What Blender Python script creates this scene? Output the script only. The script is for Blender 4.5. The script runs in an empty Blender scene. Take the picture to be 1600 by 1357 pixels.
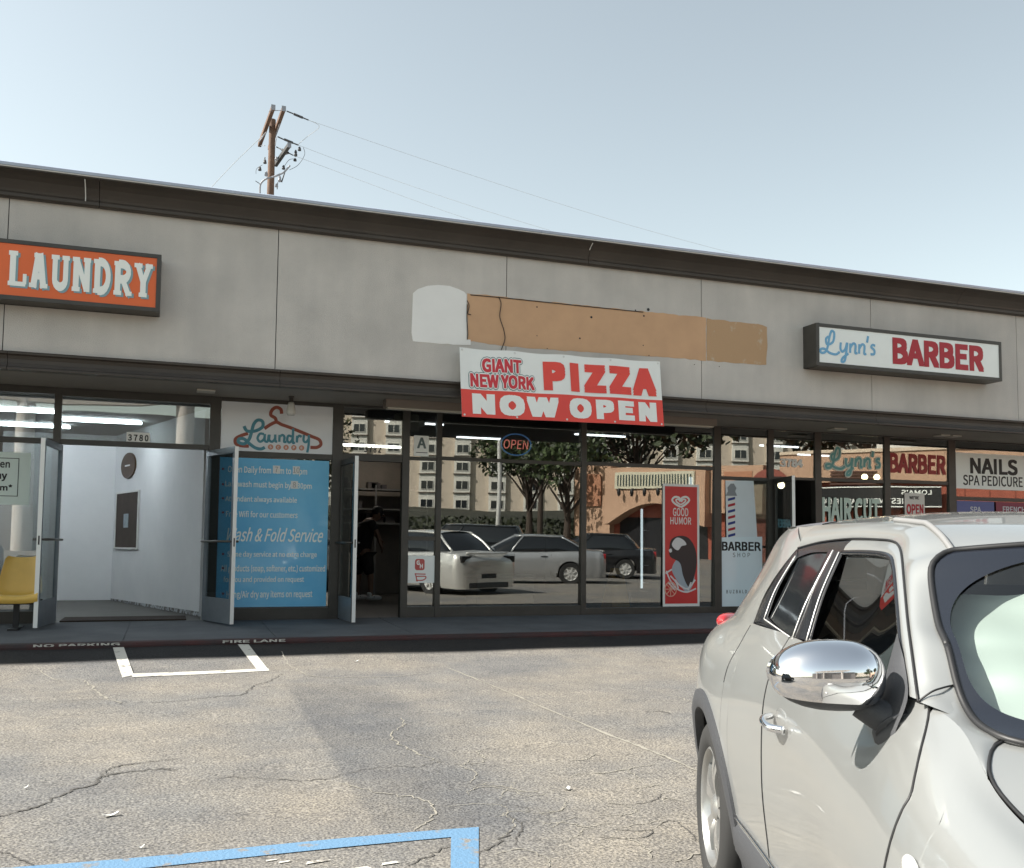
import bpy, bmesh, math, random, os
import numpy as np
from mathutils import Matrix, Vector
random.seed(7); RNG = np.random.default_rng(11)
sc = bpy.context.scene
COL = sc.collection
R_ = math.radians

# ------------------------------------------------------------------ camera, sky, sun, exposure
YAW, PITCH, ROLL = 0.340683, 0.069208, 0.010140
FPX, CX, CY = 1500.0, 800.0, 750.0
EYE = np.array([0.0, 0.0, 0.956])
def _axes():
    cy, sy = math.cos(YAW), math.sin(YAW); cp, sp = math.cos(PITCH), math.sin(PITCH)
    cr, sr = math.cos(ROLL), math.sin(ROLL)
    right = np.array([cy, -sy, 0.0]); fwd = np.array([sy * cp, cy * cp, sp]); up = np.cross(right, fwd)
    return cr * right + sr * up, -sr * right + cr * up, fwd
AX_R, AX_U, AX_F = _axes()
cam_d = bpy.data.cameras.new('camera'); cam = bpy.data.objects.new('camera', cam_d); COL.objects.link(cam)
M = Matrix.Identity(4)
for i in range(3):
    M[i][0], M[i][1], M[i][2], M[i][3] = AX_R[i], AX_U[i], -AX_F[i], EYE[i]
cam.matrix_world = M
cam_d.sensor_width = 36.0; cam_d.lens = 36.0 * FPX / 1600.0
cam_d.shift_y = (CY - 678.5) / 1600.0
cam_d.clip_start = 0.05; cam_d.clip_end = 3000.0
sc.camera = cam

SUN = np.array([-0.724, 0.167, 0.669]); SUN /= np.linalg.norm(SUN)
world = bpy.data.worlds.new('World'); sc.world = world; world.use_nodes = True
nt = world.node_tree; bg = nt.nodes['Background']
sky = nt.nodes.new('ShaderNodeTexSky'); sky.sky_type = 'NISHITA'; sky.sun_disc = False
sky.sun_elevation = math.asin(SUN[2]); sky.sun_rotation = math.atan2(SUN[0], SUN[1])
sky.air_density = 1.0; sky.dust_density = 1.2; sky.ozone_density = 1.0; sky.altitude = 20.0
hs = nt.nodes.new('ShaderNodeHueSaturation'); hs.inputs['Saturation'].default_value = .60
nt.links.new(sky.outputs[0], hs.inputs['Color']); tn = nt.nodes.new('ShaderNodeMix'); tn.data_type = 'RGBA'; tn.blend_type = 'MULTIPLY'; tn.inputs[0].default_value = 1.0; tn.inputs[7].default_value = (1.0, .985, .845, 1)   # the photograph's slightly green white balance
nt.links.new(hs.outputs[0], tn.inputs[6]); nt.links.new(tn.outputs[2], bg.inputs[0]); bg.inputs[1].default_value = 0.112
sun_d = bpy.data.lights.new('sun', 'SUN'); sun = bpy.data.objects.new('sun', sun_d); COL.objects.link(sun)
sun_d.energy = 4.6; sun_d.angle = R_(0.53); sun_d.color = (1.0, 0.95, 0.87)
sun.rotation_mode = 'QUATERNION'; sun.rotation_quaternion = Vector(SUN).to_track_quat('Z', 'Y')
sun.location = (-20, 8, 30)
sc.view_settings.view_transform = 'Standard'; sc.view_settings.look = 'None'
sc.view_settings.exposure = 1.17; sc.view_settings.gamma = 1.0
sc.cycles.max_bounces = 10; sc.cycles.transparent_max_bounces = 16; sc.cycles.glossy_bounces = 5
sc.cycles.caustics_reflective = False; sc.cycles.caustics_refractive = False

# ------------------------------------------------------------------ helpers
def ray(x, y): return AX_F + (x - CX) / FPX * AX_R - (y - CY) / FPX * AX_U
def P(x, y, Y):                       # photo pixel -> point on the vertical plane at distance Y
    d = ray(x, y); return EYE + d * (Y / d[1])
def bump_z(x, y): return 0.006 * math.sin(1.3 * x + .4) * math.sin(.9 * y) + .004 * math.sin(3.1 * x - 1.7 * y)
def gz(x, y):                         # height of the parking lot
    if y < -3: return -.16 - .03 * 13.9 - .002 * (-3 - y)
    t = min(1.0, max(0.0, (y - 9.25) / 1.1))          # the lot surface ramps up to the low kerb
    return -.16 - .03 * (10.9 - y) + bump_z(x, y) + .085 * t * t * (3 - 2 * t)
def G(x, y):                          # photo pixel -> point on the parking lot
    d = ray(x, y); t = (-.487 - EYE[2]) / (d[2] - .03 * d[1]); p = EYE + t * d
    return p[0], p[1]

def tag(o, label=None, cat=None, group=None, kind=None):
    if label: o['label'] = label
    if cat: o['category'] = cat
    if group: o['group'] = group
    if kind: o['kind'] = kind
    return o
def empty(name, loc=(0, 0, 0), label=None, cat=None, group=None, rotz=0.0):
    o = bpy.data.objects.new(name, None); COL.objects.link(o)
    o.location = loc; o.rotation_euler = (0, 0, rotz); o.empty_display_size = .2
    return tag(o, label, cat, group)

LOCAL = set()                             # things whose parts are modelled in their own local axes
class MB:
    def __init__(s): s.v = []; s.f = []; s.m = []
    def add(s, vs, fs, mi=0):
        b = len(s.v); s.v += [tuple(map(float, p)) for p in vs]
        s.f += [tuple(b + i for i in f) for f in fs]; s.m += [mi] * len(fs); return s
    def box(s, x0, x1, y0, y1, z0, z1, mi=0):
        vs = [(x, y, z) for x in (x0, x1) for y in (y0, y1) for z in (z0, z1)]
        return s.add(vs, [(0, 1, 3, 2), (4, 6, 7, 5), (0, 4, 5, 1), (2, 3, 7, 6), (0, 2, 6, 4), (1, 5, 7, 3)], mi)
    def obox(s, c, ex, ey, ez, mi=0):    # oriented box: centre and three half-vectors
        c, ex, ey, ez = map(np.array, (c, ex, ey, ez))
        vs = [c + a * ex + b * ey + d * ez for a in (-1, 1) for b in (-1, 1) for d in (-1, 1)]
        return s.add(vs, [(0, 1, 3, 2), (4, 6, 7, 5), (0, 4, 5, 1), (2, 3, 7, 6), (0, 2, 6, 4), (1, 5, 7, 3)], mi)
    def prism_xz(s, pts, y0, y1, mi=0):  # outline in x,z with thickness y0..y1
        n = len(pts); vs = [(p[0], y0, p[1]) for p in pts] + [(p[0], y1, p[1]) for p in pts]
        return s.add(vs, [tuple(range(n)), tuple(range(2 * n - 1, n - 1, -1))] + [(i, (i + 1) % n, n + (i + 1) % n, n + i) for i in range(n)], mi)
    def prism_x(s, pts, x0, x1, mi=0):   # outline in y,z swept along x
        n = len(pts); vs = [(x0, p[0], p[1]) for p in pts] + [(x1, p[0], p[1]) for p in pts]
        return s.add(vs, [tuple(range(n)), tuple(range(2 * n - 1, n - 1, -1))] + [(i, (i + 1) % n, n + (i + 1) % n, n + i) for i in range(n)], mi)
    def tube(s, pts, r, n=8, mi=0, caps=True):
        pts = [np.array(p, float) for p in pts]; k = len(pts)
        rs = r if hasattr(r, '__len__') else [r] * k
        vs = []; prev = None
        for i, p in enumerate(pts):
            t = pts[min(i + 1, k - 1)] - pts[max(i - 1, 0)]; t /= (np.linalg.norm(t) + 1e-9)
            a = prev if prev is not None else (np.array([0, 0, 1.]) if abs(t[2]) < .9 else np.array([1., 0, 0]))
            a = a - t * (a @ t); a /= (np.linalg.norm(a) + 1e-9); prev = a; b = np.cross(t, a)
            vs += [p + rs[i] * (math.cos(q) * a + math.sin(q) * b) for q in np.linspace(0, 2 * math.pi, n, endpoint=False)]
        fs = [(i * n + j, i * n + (j + 1) % n, (i + 1) * n + (j + 1) % n, (i + 1) * n + j) for i in range(k - 1) for j in range(n)]
        if caps: fs += [tuple(range(n))[::-1], tuple((k - 1) * n + j for j in range(n))]
        return s.add(vs, fs, mi)
    def lathe(s, prof, c, axis='z', n=20, mi=0, caps=True):
        vs = []
        for r, h in prof:
            for q in np.linspace(0, 2 * math.pi, n, endpoint=False):
                a, b = r * math.cos(q), r * math.sin(q)
                p = (a, b, h) if axis == 'z' else ((a, h, b) if axis == 'y' else (h, a, b))
                vs.append((c[0] + p[0], c[1] + p[1], c[2] + p[2]))
        k = len(prof)
        fs = [(i * n + j, i * n + (j + 1) % n, (i + 1) * n + (j + 1) % n, (i + 1) * n + j) for i in range(k - 1) for j in range(n)]
        if caps and prof[0][0] > 1e-6: fs.append(tuple(range(n))[::-1])
        if caps and prof[-1][0] > 1e-6: fs.append(tuple((k - 1) * n + j for j in range(n)))
        return s.add(vs, fs, mi)
    def grid(s, A, mi=0, flip=False, keep=None):   # A: (n, m, 3) array of points
        A = np.asarray(A); n, m = A.shape[:2]
        fs = [(i * m + j, (i + 1) * m + j, (i + 1) * m + j + 1, i * m + j + 1) for i in range(n - 1) for j in range(m - 1)]
        if flip: fs = [f[::-1] for f in fs]
        return s.add(A.reshape(-1, 3), fs, mi)
    def ell(s, c, r, n=16, m=10, e=1.0, mi=0, wmin=-2, wmax=2):
        def pw(x, e): return math.copysign(abs(x) ** e, x)
        A = [[(c[0] + r[0] * pw(math.cos(b), e) * pw(math.cos(a), e), c[1] + r[1] * pw(math.cos(b), e) * pw(math.sin(a), e), c[2] + r[2] * min(wmax, max(wmin, pw(math.sin(b), e))))
              for b in np.linspace(-math.pi / 2, math.pi / 2, m)] for a in np.linspace(0, 2 * math.pi, n + 1)]
        return s.grid(A, mi)
    def build(s, name, mats, parent=None, smooth=False, bevel=0.0, fix=True, xf=None, angle=None):
        me = bpy.data.meshes.new(name)
        vs = s.v if xf is None else [tuple(xf(p)) for p in s.v]
        me.from_pydata(vs, [], s.f); me.update()
        for m_ in (mats if isinstance(mats, (list, tuple)) else [mats]): me.materials.append(m_)
        me.polygons.foreach_set('material_index', s.m)
        if fix:
            bm = bmesh.new(); bm.from_mesh(me)
            bmesh.ops.remove_doubles(bm, verts=bm.verts, dist=1e-5)
            bmesh.ops.recalc_face_normals(bm, faces=bm.faces)
            bm.to_mesh(me); bm.free()
        if smooth:
            me.polygons.foreach_set('use_smooth', [True] * len(me.polygons))
            if angle: 
                try: me.set_sharp_from_angle(angle=R_(angle))
                except Exception: pass
        o = bpy.data.objects.new(name, me); COL.objects.link(o)
        if parent is not None:
            o.parent = parent
            if parent.parent is None and parent.name not in LOCAL: o.matrix_parent_inverse = parent.matrix_basis.inverted()
        if bevel:
            b = o.modifiers.new('bevel', 'BEVEL'); b.width = bevel; b.segments = 2; b.limit_method = 'ANGLE'
        return o

# ------------------------------------------------------------------ materials
def mat(name, col, rough=.6, metal=0.0, coat=0.0, emit=0.0, spec=.5, var=0.0, vscale=3.0, bump=0.0, bscale=60.0, col2=None, alpha=None):
    m = bpy.data.materials.new(name); m.use_nodes = True; t = m.node_tree; b = t.nodes['Principled BSDF']
    b.inputs['Base Color'].default_value = (*col, 1); b.inputs['Roughness'].default_value = rough
    b.inputs['Metallic'].default_value = metal; b.inputs['Coat Weight'].default_value = coat
    b.inputs['Specular IOR Level'].default_value = spec
    if emit: b.inputs['Emission Color'].default_value = (*col, 1); b.inputs['Emission Strength'].default_value = emit
    if var or col2 or bump:
        tc = t.nodes.new('ShaderNodeTexCoord')
        if var or col2:
            n = t.nodes.new('ShaderNodeTexNoise'); n.inputs['Scale'].default_value = vscale; n.inputs['Detail'].default_value = 6; n.inputs['Roughness'].default_value = .62
            r = t.nodes.new('ShaderNodeValToRGB'); r.color_ramp.elements[0].position = .3; r.color_ramp.elements[1].position = .7
            c2 = col2 or tuple(max(0, c * (1 - var)) for c in col)
            r.color_ramp.elements[0].color = (*c2, 1); r.color_ramp.elements[1].color = (*col, 1)
            t.links.new(tc.outputs['Object'], n.inputs['Vector']); t.links.new(n.outputs['Fac'], r.inputs['Fac']); t.links.new(r.outputs['Color'], b.inputs['Base Color'])
        if bump:
            n2 = t.nodes.new('ShaderNodeTexNoise'); n2.inputs['Scale'].default_value = bscale; n2.inputs['Detail'].default_value = 4
            bp = t.nodes.new('ShaderNodeBump'); bp.inputs['Strength'].default_value = bump; bp.inputs['Distance'].default_value = .02
            t.links.new(tc.outputs['Object'], n2.inputs['Vector']); t.links.new(n2.outputs['Fac'], bp.inputs['Height']); t.links.new(bp.outputs['Normal'], b.inputs['Normal'])
    return m
def glass(name, fac=.2, tint=(.72, .75, .75), rough=0.0, wav=0.0):
    m = bpy.data.materials.new(name); m.use_nodes = True; t = m.node_tree; t.nodes.remove(t.nodes['Principled BSDF'])
    out = t.nodes['Material Output']; mx = t.nodes.new('ShaderNodeMixShader'); tr = t.nodes.new('ShaderNodeBsdfTransparent'); gl = t.nodes.new('ShaderNodeBsdfGlossy')
    ge = t.nodes.new('ShaderNodeNewGeometry'); dt = t.nodes.new('ShaderNodeVectorMath'); dt.operation = 'DOT_PRODUCT'; t.links.new(ge.outputs['Normal'], dt.inputs[0]); t.links.new(ge.outputs['Incoming'], dt.inputs[1])
    def mth(op, a, b=None):
        q = t.nodes.new('ShaderNodeMath'); q.operation = op
        for i, v in enumerate((a, b)):
            if v is None: continue
            if isinstance(v, (int, float)): q.inputs[i].default_value = v
            else: t.links.new(v, q.inputs[i])
        return q.outputs[0]
    fres = mth('ADD', mth('MULTIPLY', mth('POWER', mth('SUBTRACT', 1.0, mth('ABSOLUTE', dt.outputs['Value'])), 5.0), .9), .04)   # two-sided Schlick term
    ad = t.nodes.new('ShaderNodeMath'); ad.operation = 'ADD'; ad.inputs[1].default_value = fac; ad.use_clamp = True
    tr.inputs['Color'].default_value = (*tint, 1); gl.inputs['Roughness'].default_value = rough; gl.inputs['Color'].default_value = (.97, .97, .95, 1)
    t.links.new(fres, ad.inputs[0]); t.links.new(ad.outputs[0], mx.inputs[0]); t.links.new(tr.outputs[0], mx.inputs[1]); t.links.new(gl.outputs[0], mx.inputs[2]); t.links.new(mx.outputs[0], out.inputs['Surface'])
    if wav:
        tc = t.nodes.new('ShaderNodeTexCoord'); n = t.nodes.new('ShaderNodeTexNoise'); n.inputs['Scale'].default_value = 1.1; n.inputs['Detail'].default_value = 1
        bp = t.nodes.new('ShaderNodeBump'); bp.inputs['Strength'].default_value = wav; bp.inputs['Distance'].default_value = .02
        t.links.new(tc.outputs['Object'], n.inputs['Vector']); t.links.new(n.outputs['Fac'], bp.inputs['Height']); t.links.new(bp.outputs['Normal'], gl.inputs['Normal'])
    return m

m_bronze = mat('dark bronze frame', (.068, .063, .055), .42, .2, var=.25, vscale=5)
m_brown = mat('brown painted metal', (.060, .048, .038), .5, 0, var=.35, vscale=1.6, bump=.08, bscale=5)
m_coping = mat('grey roof coping', (.50, .57, .70), .35, .2, var=.2, vscale=2)
m_edge = mat('pale drip edge', (.75, .74, .70), .5)
m_soffit = mat('grey brown soffit', (.29, .27, .24), .75, var=.2, vscale=1.5)
m_black = mat('black', (.012, .012, .013), .5)
m_white = mat('white paint', (.78, .78, .75), .5, var=.06, vscale=4)
m_alum = mat('pale aluminium', (.74, .74, .72), .35, .35, var=.08)
m_greymetal = mat('grey kick plate', (.20, .23, .26), .4, .4, var=.25, vscale=4)
m_glass = glass('storefront glass', .17, (.66, .69, .69), wav=.035)
m_doorglass = glass('door glass', .03, (.62, .68, .70))
m_red = mat('red vinyl', (.62, .045, .04), .45, var=.12, vscale=2)
m_dkred = mat('dark red lettering', (.40, .012, .025), .45)
m_orange = mat('orange sign face', (.80, .15, .035), .4, var=.12, vscale=1.5)
m_signwhite = mat('white sign face', (.87, .90, .87), .4, var=.05, vscale=3)
m_letter = mat('pale lettering', (.86, .88, .83), .5)
m_ltblue = mat('light blue lettering', (.16, .40, .62), .5)
m_teal = mat('teal lettering', (.05, .22, .30), .5, col2=(.10, .30, .36), vscale=8)
m_yellow = mat('yellow plastic', (.72, .46, .10), .38, var=.1, vscale=6)
m_dark = mat('dark interior', (.030, .028, .026), .8, var=.4, vscale=2)
m_light = mat('lit fluorescent tube', (.86, .95, 1.0), .5, emit=22.0)
m_dimtube = mat('lit dim tube', (.95, .97, 1.0), .5, emit=3.0)
m_filltube = mat('added fill tube', (1.0, .93, .82), .5, emit=9.0)
m_warm = mat('lit warm globe', (1, .78, .45), .5, emit=7.0)

# ------------------------------------------------------------------ lettering
_FD = bpy.utils.system_resource('DATAFILES', path='fonts') or ''
def _font(fn):
    try: return bpy.data.fonts.load(os.path.join(_FD, fn))
    except Exception: return None
F_SANS = _font('Noto Sans CJK Regular.woff2'); F_MONO = _font('DejaVuSansMono.woff2')
def glyphs(s, bold=0.0, font='sans', shear=0.0, space=1.0, extrude=0.0, xf=None):
    cu = bpy.data.curves.new('t', 'FONT'); cu.body = s; cu.offset = bold; cu.shear = shear; cu.space_character = space
    f = {'sans': F_SANS, 'mono': F_MONO, 'plain': None}[font]
    if f: cu.font = f
    cu.resolution_u = 3; cu.fill_mode = 'FRONT'
    o = bpy.data.objects.new('t', cu); COL.objects.link(o)
    dg = bpy.context.evaluated_depsgraph_get(); dg.update()
    me = bpy.data.meshes.new_from_object(o.evaluated_get(dg)); bpy.data.objects.remove(o); bpy.data.curves.remove(cu)
    V = np.array([v.co[:] for v in me.vertices]); Fs = [tuple(p.vertices) for p in me.polygons]; bpy.data.meshes.remove(me)
    # loose parts, so touching glyphs can sit at slightly different depths
    par = list(range(len(V)))
    def find(a):
        while par[a] != a: par[a] = par[par[a]]; a = par[a]
        return a
    for f in Fs:
        for a in f[1:]: par[find(a)] = find(f[0])
    root = {}; comp = np.array([root.setdefault(find(i), len(root)) for i in range(len(V))])
    return V, Fs, comp
def solid(mb, V, Fs, mi, place, th, comp=None, step=.0003):
    """front faces at depth 0 and rim to depth th; place(x, z, depth) -> world point"""
    comp = comp if comp is not None else np.zeros(len(V), int)
    n = len(V); fr = [place(V[i][0], V[i][1], -step * (comp[i] % 4)) for i in range(n)]
    bk = [place(V[i][0], V[i][1], th) for i in range(n)]
    cnt = {}
    for f in Fs:
        for a, b in zip(f, f[1:] + f[:1]): cnt[(a, b)] = 1
    rim = [(b, a, n + a, n + b) for (a, b) in cnt if (b, a) not in cnt]
    mb.add(fr + bk, list(Fs) + rim, mi)
def text(mb, s, x0, x1, z0, z1, Y, mi=0, bold=.02, font='sans', shear=0.0, space=1.0, th=.003, mirror=False, extra=0.0, fitbold=None, dz=0.0, xf=None):
    """fit the words into the box x0..x1, z0..z1 on the plane Y (facing the camera); extra grows an outline"""
    fb = bold if fitbold is None else fitbold
    V, Fs, comp = glyphs(s, 0.0, font, shear, space)
    em = (V[:, 1].max() - V[:, 1].min()) / .73; fb *= em; bold *= em; extra *= em
    lo, hi = V.min(0)[:2] - fb, V.max(0)[:2] + fb
    sx, sz = (x1 - x0) / (hi[0] - lo[0]), (z1 - z0) / (hi[1] - lo[1])
    def place(a, b, d):
        x = x0 + (a - lo[0]) * sx; z = z0 + (b - lo[1]) * sz
        if mirror: x = x0 + x1 - x
        return (x, Y + d, z + dz * (x - x0)) if xf is None else xf(x, z + dz * (x - x0), d)
    r = bold + extra                     # heavier weights: the outline shifted round a small circle, each copy a hair behind the last
    sq = [(-1, -1), (1, -1), (1, 1), (-1, 1), (0, -1), (1, 0), (0, 1), (-1, 0)] if not extra else [(math.cos(k * math.pi / 6), math.sin(k * math.pi / 6)) for k in range(12)]
    sh = [(0, 0)] + [(r * a, r * b) for a, b in sq] + [(r * .5 * a, r * .5 * b) for a, b in sq if r > .045 * em]
    if r < .004 * em: sh = sh[:1]
    for k, (a, b) in enumerate(sh): solid(mb, V + np.array([a, b, 0]), Fs, mi, lambda p, q, d, k=k: place(p, q, d + .00014 * k), th, comp, .0004)
    return mb

def ptext(mb, s, px0, px1, pt, pb, Y, **k):
    """same, from photo pixels: left, right, top and bottom measured at the middle of the word"""
    xm = (px0 + px1) / 2
    a = P(px0, (pt + pb) / 2, Y)[0]; b = P(px1, (pt + pb) / 2, Y)[0]
    return text(mb, s, a, b, P(xm, pb, Y)[2], P(xm, pt, Y)[2], Y, **k)
def cr(pts, n=8, closed=False):
    pts = [np.array(p, float) for p in pts]
    if len(pts) < 3: return [pts[0] + (pts[-1] - pts[0]) * i / n for i in range(n + 1)]
    out = []; m = len(pts)
    for i in range(m if closed else m - 1):
        g = (lambda j: pts[j % m]) if closed else (lambda j: pts[min(max(j, 0), m - 1)])
        p0, p1, p2, p3 = g(i - 1), g(i), g(i + 1), g(i + 2)
        for q in range(n):
            t = q / n
            out.append(.5 * ((2 * p1) + (-p0 + p2) * t + (2 * p0 - 5 * p1 + 4 * p2 - p3) * t * t + (-p0 + 3 * p1 - 3 * p2 + p3) * t ** 3))
    if not closed: out.append(pts[-1])
    return out
def stroke(mb, pts, w, place, mi=0, smooth=True, th=.003, rise=.0008, taper=None):
    """a flat pen stroke; later parts of it lie a hair in front of earlier ones"""
    c = cr(pts, 7) if smooth else [np.array(p, float) for p in pts]
    n = len(c); L = []; Rr = []
    for i, p in enumerate(c):
        t = c[min(i + 1, n - 1)] - c[max(i - 1, 0)]; t = t / (np.linalg.norm(t) + 1e-9); nn = np.array([-t[1], t[0]])
        ww = w * (taper(i / (n - 1)) if taper else 1.0) / 2
        L.append(p + nn * ww); Rr.append(p - nn * ww)
    vs = []
    for i in range(n):
        d = -rise * i / n
        vs += [place(*L[i], d), place(*Rr[i], d), place(*L[i], th), place(*Rr[i], th)]
    fs = []
    for i in range(n - 1):
        a, b = 4 * i, 4 * i + 4
        fs += [(a, a + 1, b + 1, b), (a, b, b + 2, a + 2), (a + 1, a + 3, b + 3, b + 1)]
    fs += [(0, 2, 3, 1), (4 * n - 4, 4 * n - 3, 4 * n - 1, 4 * n - 2)]
    mb.add(vs, fs, mi)
# ------------------------------------------------------------------ setting: lot, kerb, sidewalk
GY, FY, KY = 12.6, 11.4, 10.42           # glass plane, fascia plane, kerb face
def asphalt():
    m = bpy.data.materials.new('weathered asphalt'); m.use_nodes = True; t = m.node_tree; b = t.nodes['Principled BSDF']; L = t.links.new
    tc = t.nodes.new('ShaderNodeTexCoord'); N = lambda k: t.nodes.new('ShaderNode' + k)
    def noise(sc_, det=5, rough=.6):
        n = N('TexNoise'); n.inputs['Scale'].default_value = sc_; n.inputs['Detail'].default_value = det; n.inputs['Roughness'].default_value = rough
        L(tc.outputs['Object'], n.inputs['Vector']); return n.outputs['Fac']
    def ramp(src, p0, c0, p1, c1):
        r = N('ValToRGB'); e = r.color_ramp.elements; e[0].position, e[1].position = p0, p1; e[0].color, e[1].color = (*c0, 1), (*c1, 1); L(src, r.inputs['Fac']); return r.outputs['Color']
    def mix(f, a, b_, mode='MIX', fv=.5):
        x = N('Mix'); x.data_type = 'RGBA'; x.blend_type = mode
        if f is None: x.inputs[0].default_value = fv
        else: L(f, x.inputs[0])
        L(a, x.inputs[6]); L(b_, x.inputs[7]); return x.outputs[2]
    big = ramp(noise(.55, 4), .40, (.178, .178, .176), .62, (.245, .228, .200))
    mid = ramp(noise(2.6, 6, .7), .32, (.80, .80, .81), .70, (1.12, 1.10, 1.06))
    base = mix(None, big, mid, 'MULTIPLY', 1.0)
    # repaved strip: a slightly darker rectangle across the lot, with soft worn edges
    sx = N('SeparateXYZ'); L(tc.outputs['Object'], sx.inputs[0])
    def sm(src, a, b2):
        q = N('MapRange'); q.interpolation_type = 'SMOOTHSTEP'; q.inputs[1].default_value = a; q.inputs[2].default_value = b2; L(src, q.inputs[0]); return q.outputs[0]
    def mul(a, b2):
        q = N('Math'); q.operation = 'MULTIPLY'; L(a, q.inputs[0]); L(b2, q.inputs[1]); return q.outputs[0]
    msk = mul(mul(sm(sx.outputs[0], .92, .99), sm(sx.outputs[0], 1.95, 1.45)), mul(sm(sx.outputs[1], 4.0, 4.6), sm(sx.outputs[1], 8.6, 7.9)))
    dk = N('RGB'); dk.outputs[0].default_value = (.74, .76, .80, 1)
    wm = N('Mix'); wm.data_type = 'RGBA'; wm.inputs[6].default_value = (1, 1, 1, 1); L(msk, wm.inputs[0]); L(dk.outputs[0], wm.inputs[7])
    base = mix(None, base, wm.outputs[2], 'MULTIPLY', 1.0)
    # the building's shadow along the kerb, darkened into the asphalt colour
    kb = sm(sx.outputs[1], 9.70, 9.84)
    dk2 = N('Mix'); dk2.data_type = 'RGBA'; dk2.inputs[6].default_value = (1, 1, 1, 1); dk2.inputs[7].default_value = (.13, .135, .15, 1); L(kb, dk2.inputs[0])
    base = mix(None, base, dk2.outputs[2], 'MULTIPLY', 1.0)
    spk = ramp(noise(85, 2, .5), .36, (.50, .50, .51), .64, (1.42, 1.41, 1.38))
    base = mix(None, base, spk, 'MULTIPLY', 1.0)
    vo = N('TexVoronoi'); vo.inputs['Scale'].default_value = 55; L(tc.outputs['Object'], vo.inputs['Vector'])
    peb = ramp(vo.outputs['Distance'], .0, (1.18, 1.16, 1.1), .55, (.86, .86, .88))
    base = mix(None, base, peb, 'MULTIPLY', 1.0)
    L(base, b.inputs['Base Color']); b.inputs['Roughness'].default_value = .88; b.inputs['Specular IOR Level'].default_value = .3
    bp = N('Bump'); bp.inputs['Strength'].default_value = .55; bp.inputs['Distance'].default_value = .012; L(noise(70, 4, .7), bp.inputs['Height']); L(bp.outputs['Normal'], b.inputs['Normal'])
    return m
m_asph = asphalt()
xs = [-600, -150, -40, -15] + list(np.arange(-8, 18.01, .5)) + [24, 40, 90, 200, 600]
ys = [-600, -260, -140, -60, -25, -10, -5] + list(np.arange(-3, 10.2, .4)) + [KY + .02]
mb = MB(); mb.grid([[(x, y, gz(x, y)) for y in ys] for x in xs])
yb = [KY + .02, 14, 40, 200, 900]
mb.grid([[(x, y, gz(x, KY + .02) if y < 11 else -.19) for y in yb] for x in xs])
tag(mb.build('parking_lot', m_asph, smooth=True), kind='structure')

def sheet(mb, quad, h=.004, n=10, k=2, mi=0):        # quad of lot points: a-b along, a-d across; follows the lot
    a, b, c, d = [np.array(q) for q in quad]
    A = [[None] * (k + 1) for _ in range(n + 1)]
    for i in range(n + 1):
        for j in range(k + 1):
            s_, t_ = i / n, j / k; p = (a * (1 - s_) + b * s_) * (1 - t_) + (d * (1 - s_) + c * s_) * t_
            A[i][j] = (p[0], p[1], gz(*p) + h)
    mb.grid(A, mi)
def worn(name, col, lo=.42, amount=(.20, .185, .165), scale=9):
    m = mat(name, col, .75, col2=amount, vscale=scale, bump=.3, bscale=70)
    for n in m.node_tree.nodes:
        if n.type == 'VALTORGB': n.color_ramp.elements[0].position = lo - .08; n.color_ramp.elements[1].position = lo
    return m
m_line = worn('worn white road paint', (.56, .545, .49), .43); m_blue = worn('worn blue road paint', (.11, .22, .35), .42)
pq = lambda *c: [G(*p) for p in c]
mb = MB(); w0 = G(191, 1060); w1 = G(420, 1050); 
sheet(mb, [(P(176, 1024, KY)[0], KY - .01), (P(193, 1024, KY)[0], KY - .01), G(209, 1056), G(191, 1060)])
sheet(mb, [(P(371, 1017, KY)[0], KY - .01), (P(388, 1017, KY)[0], KY - .01), G(420, 1048.5), G(402.5, 1049)])
sheet(mb, pq((207, 1059.5), (421, 1050), (419, 1046), (205, 1054.5)), .0055, 16)
tag(mb.build('parking_line', m_line), kind='structure')
mb = MB(); sheet(mb, pq((-260, 1382), (705, 1296.0), (705, 1308.7), (-260, 1404)), n=40, k=3)
sheet(mb, pq((705, 1296.0), (748, 1292.5), (748, 1430), (703, 1430)), n=14, k=3)
tag(mb.build('accessible_bay_line', m_blue), kind='structure')
mb = MB()
for i in range(12):
    x, y = random.uniform(400, 640), random.uniform(1344, 1400); a, b = G(x, y); r = random.uniform(.012, .05)
    sheet(mb, [(a, b), (a + 2.4 * r, b + r * .4), (a + 2 * r, b + r), (a + .3 * r, b + .8 * r)], .004, 2, 1)
tag(mb.build('worn_bay_symbol', m_line), kind='structure')

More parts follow.
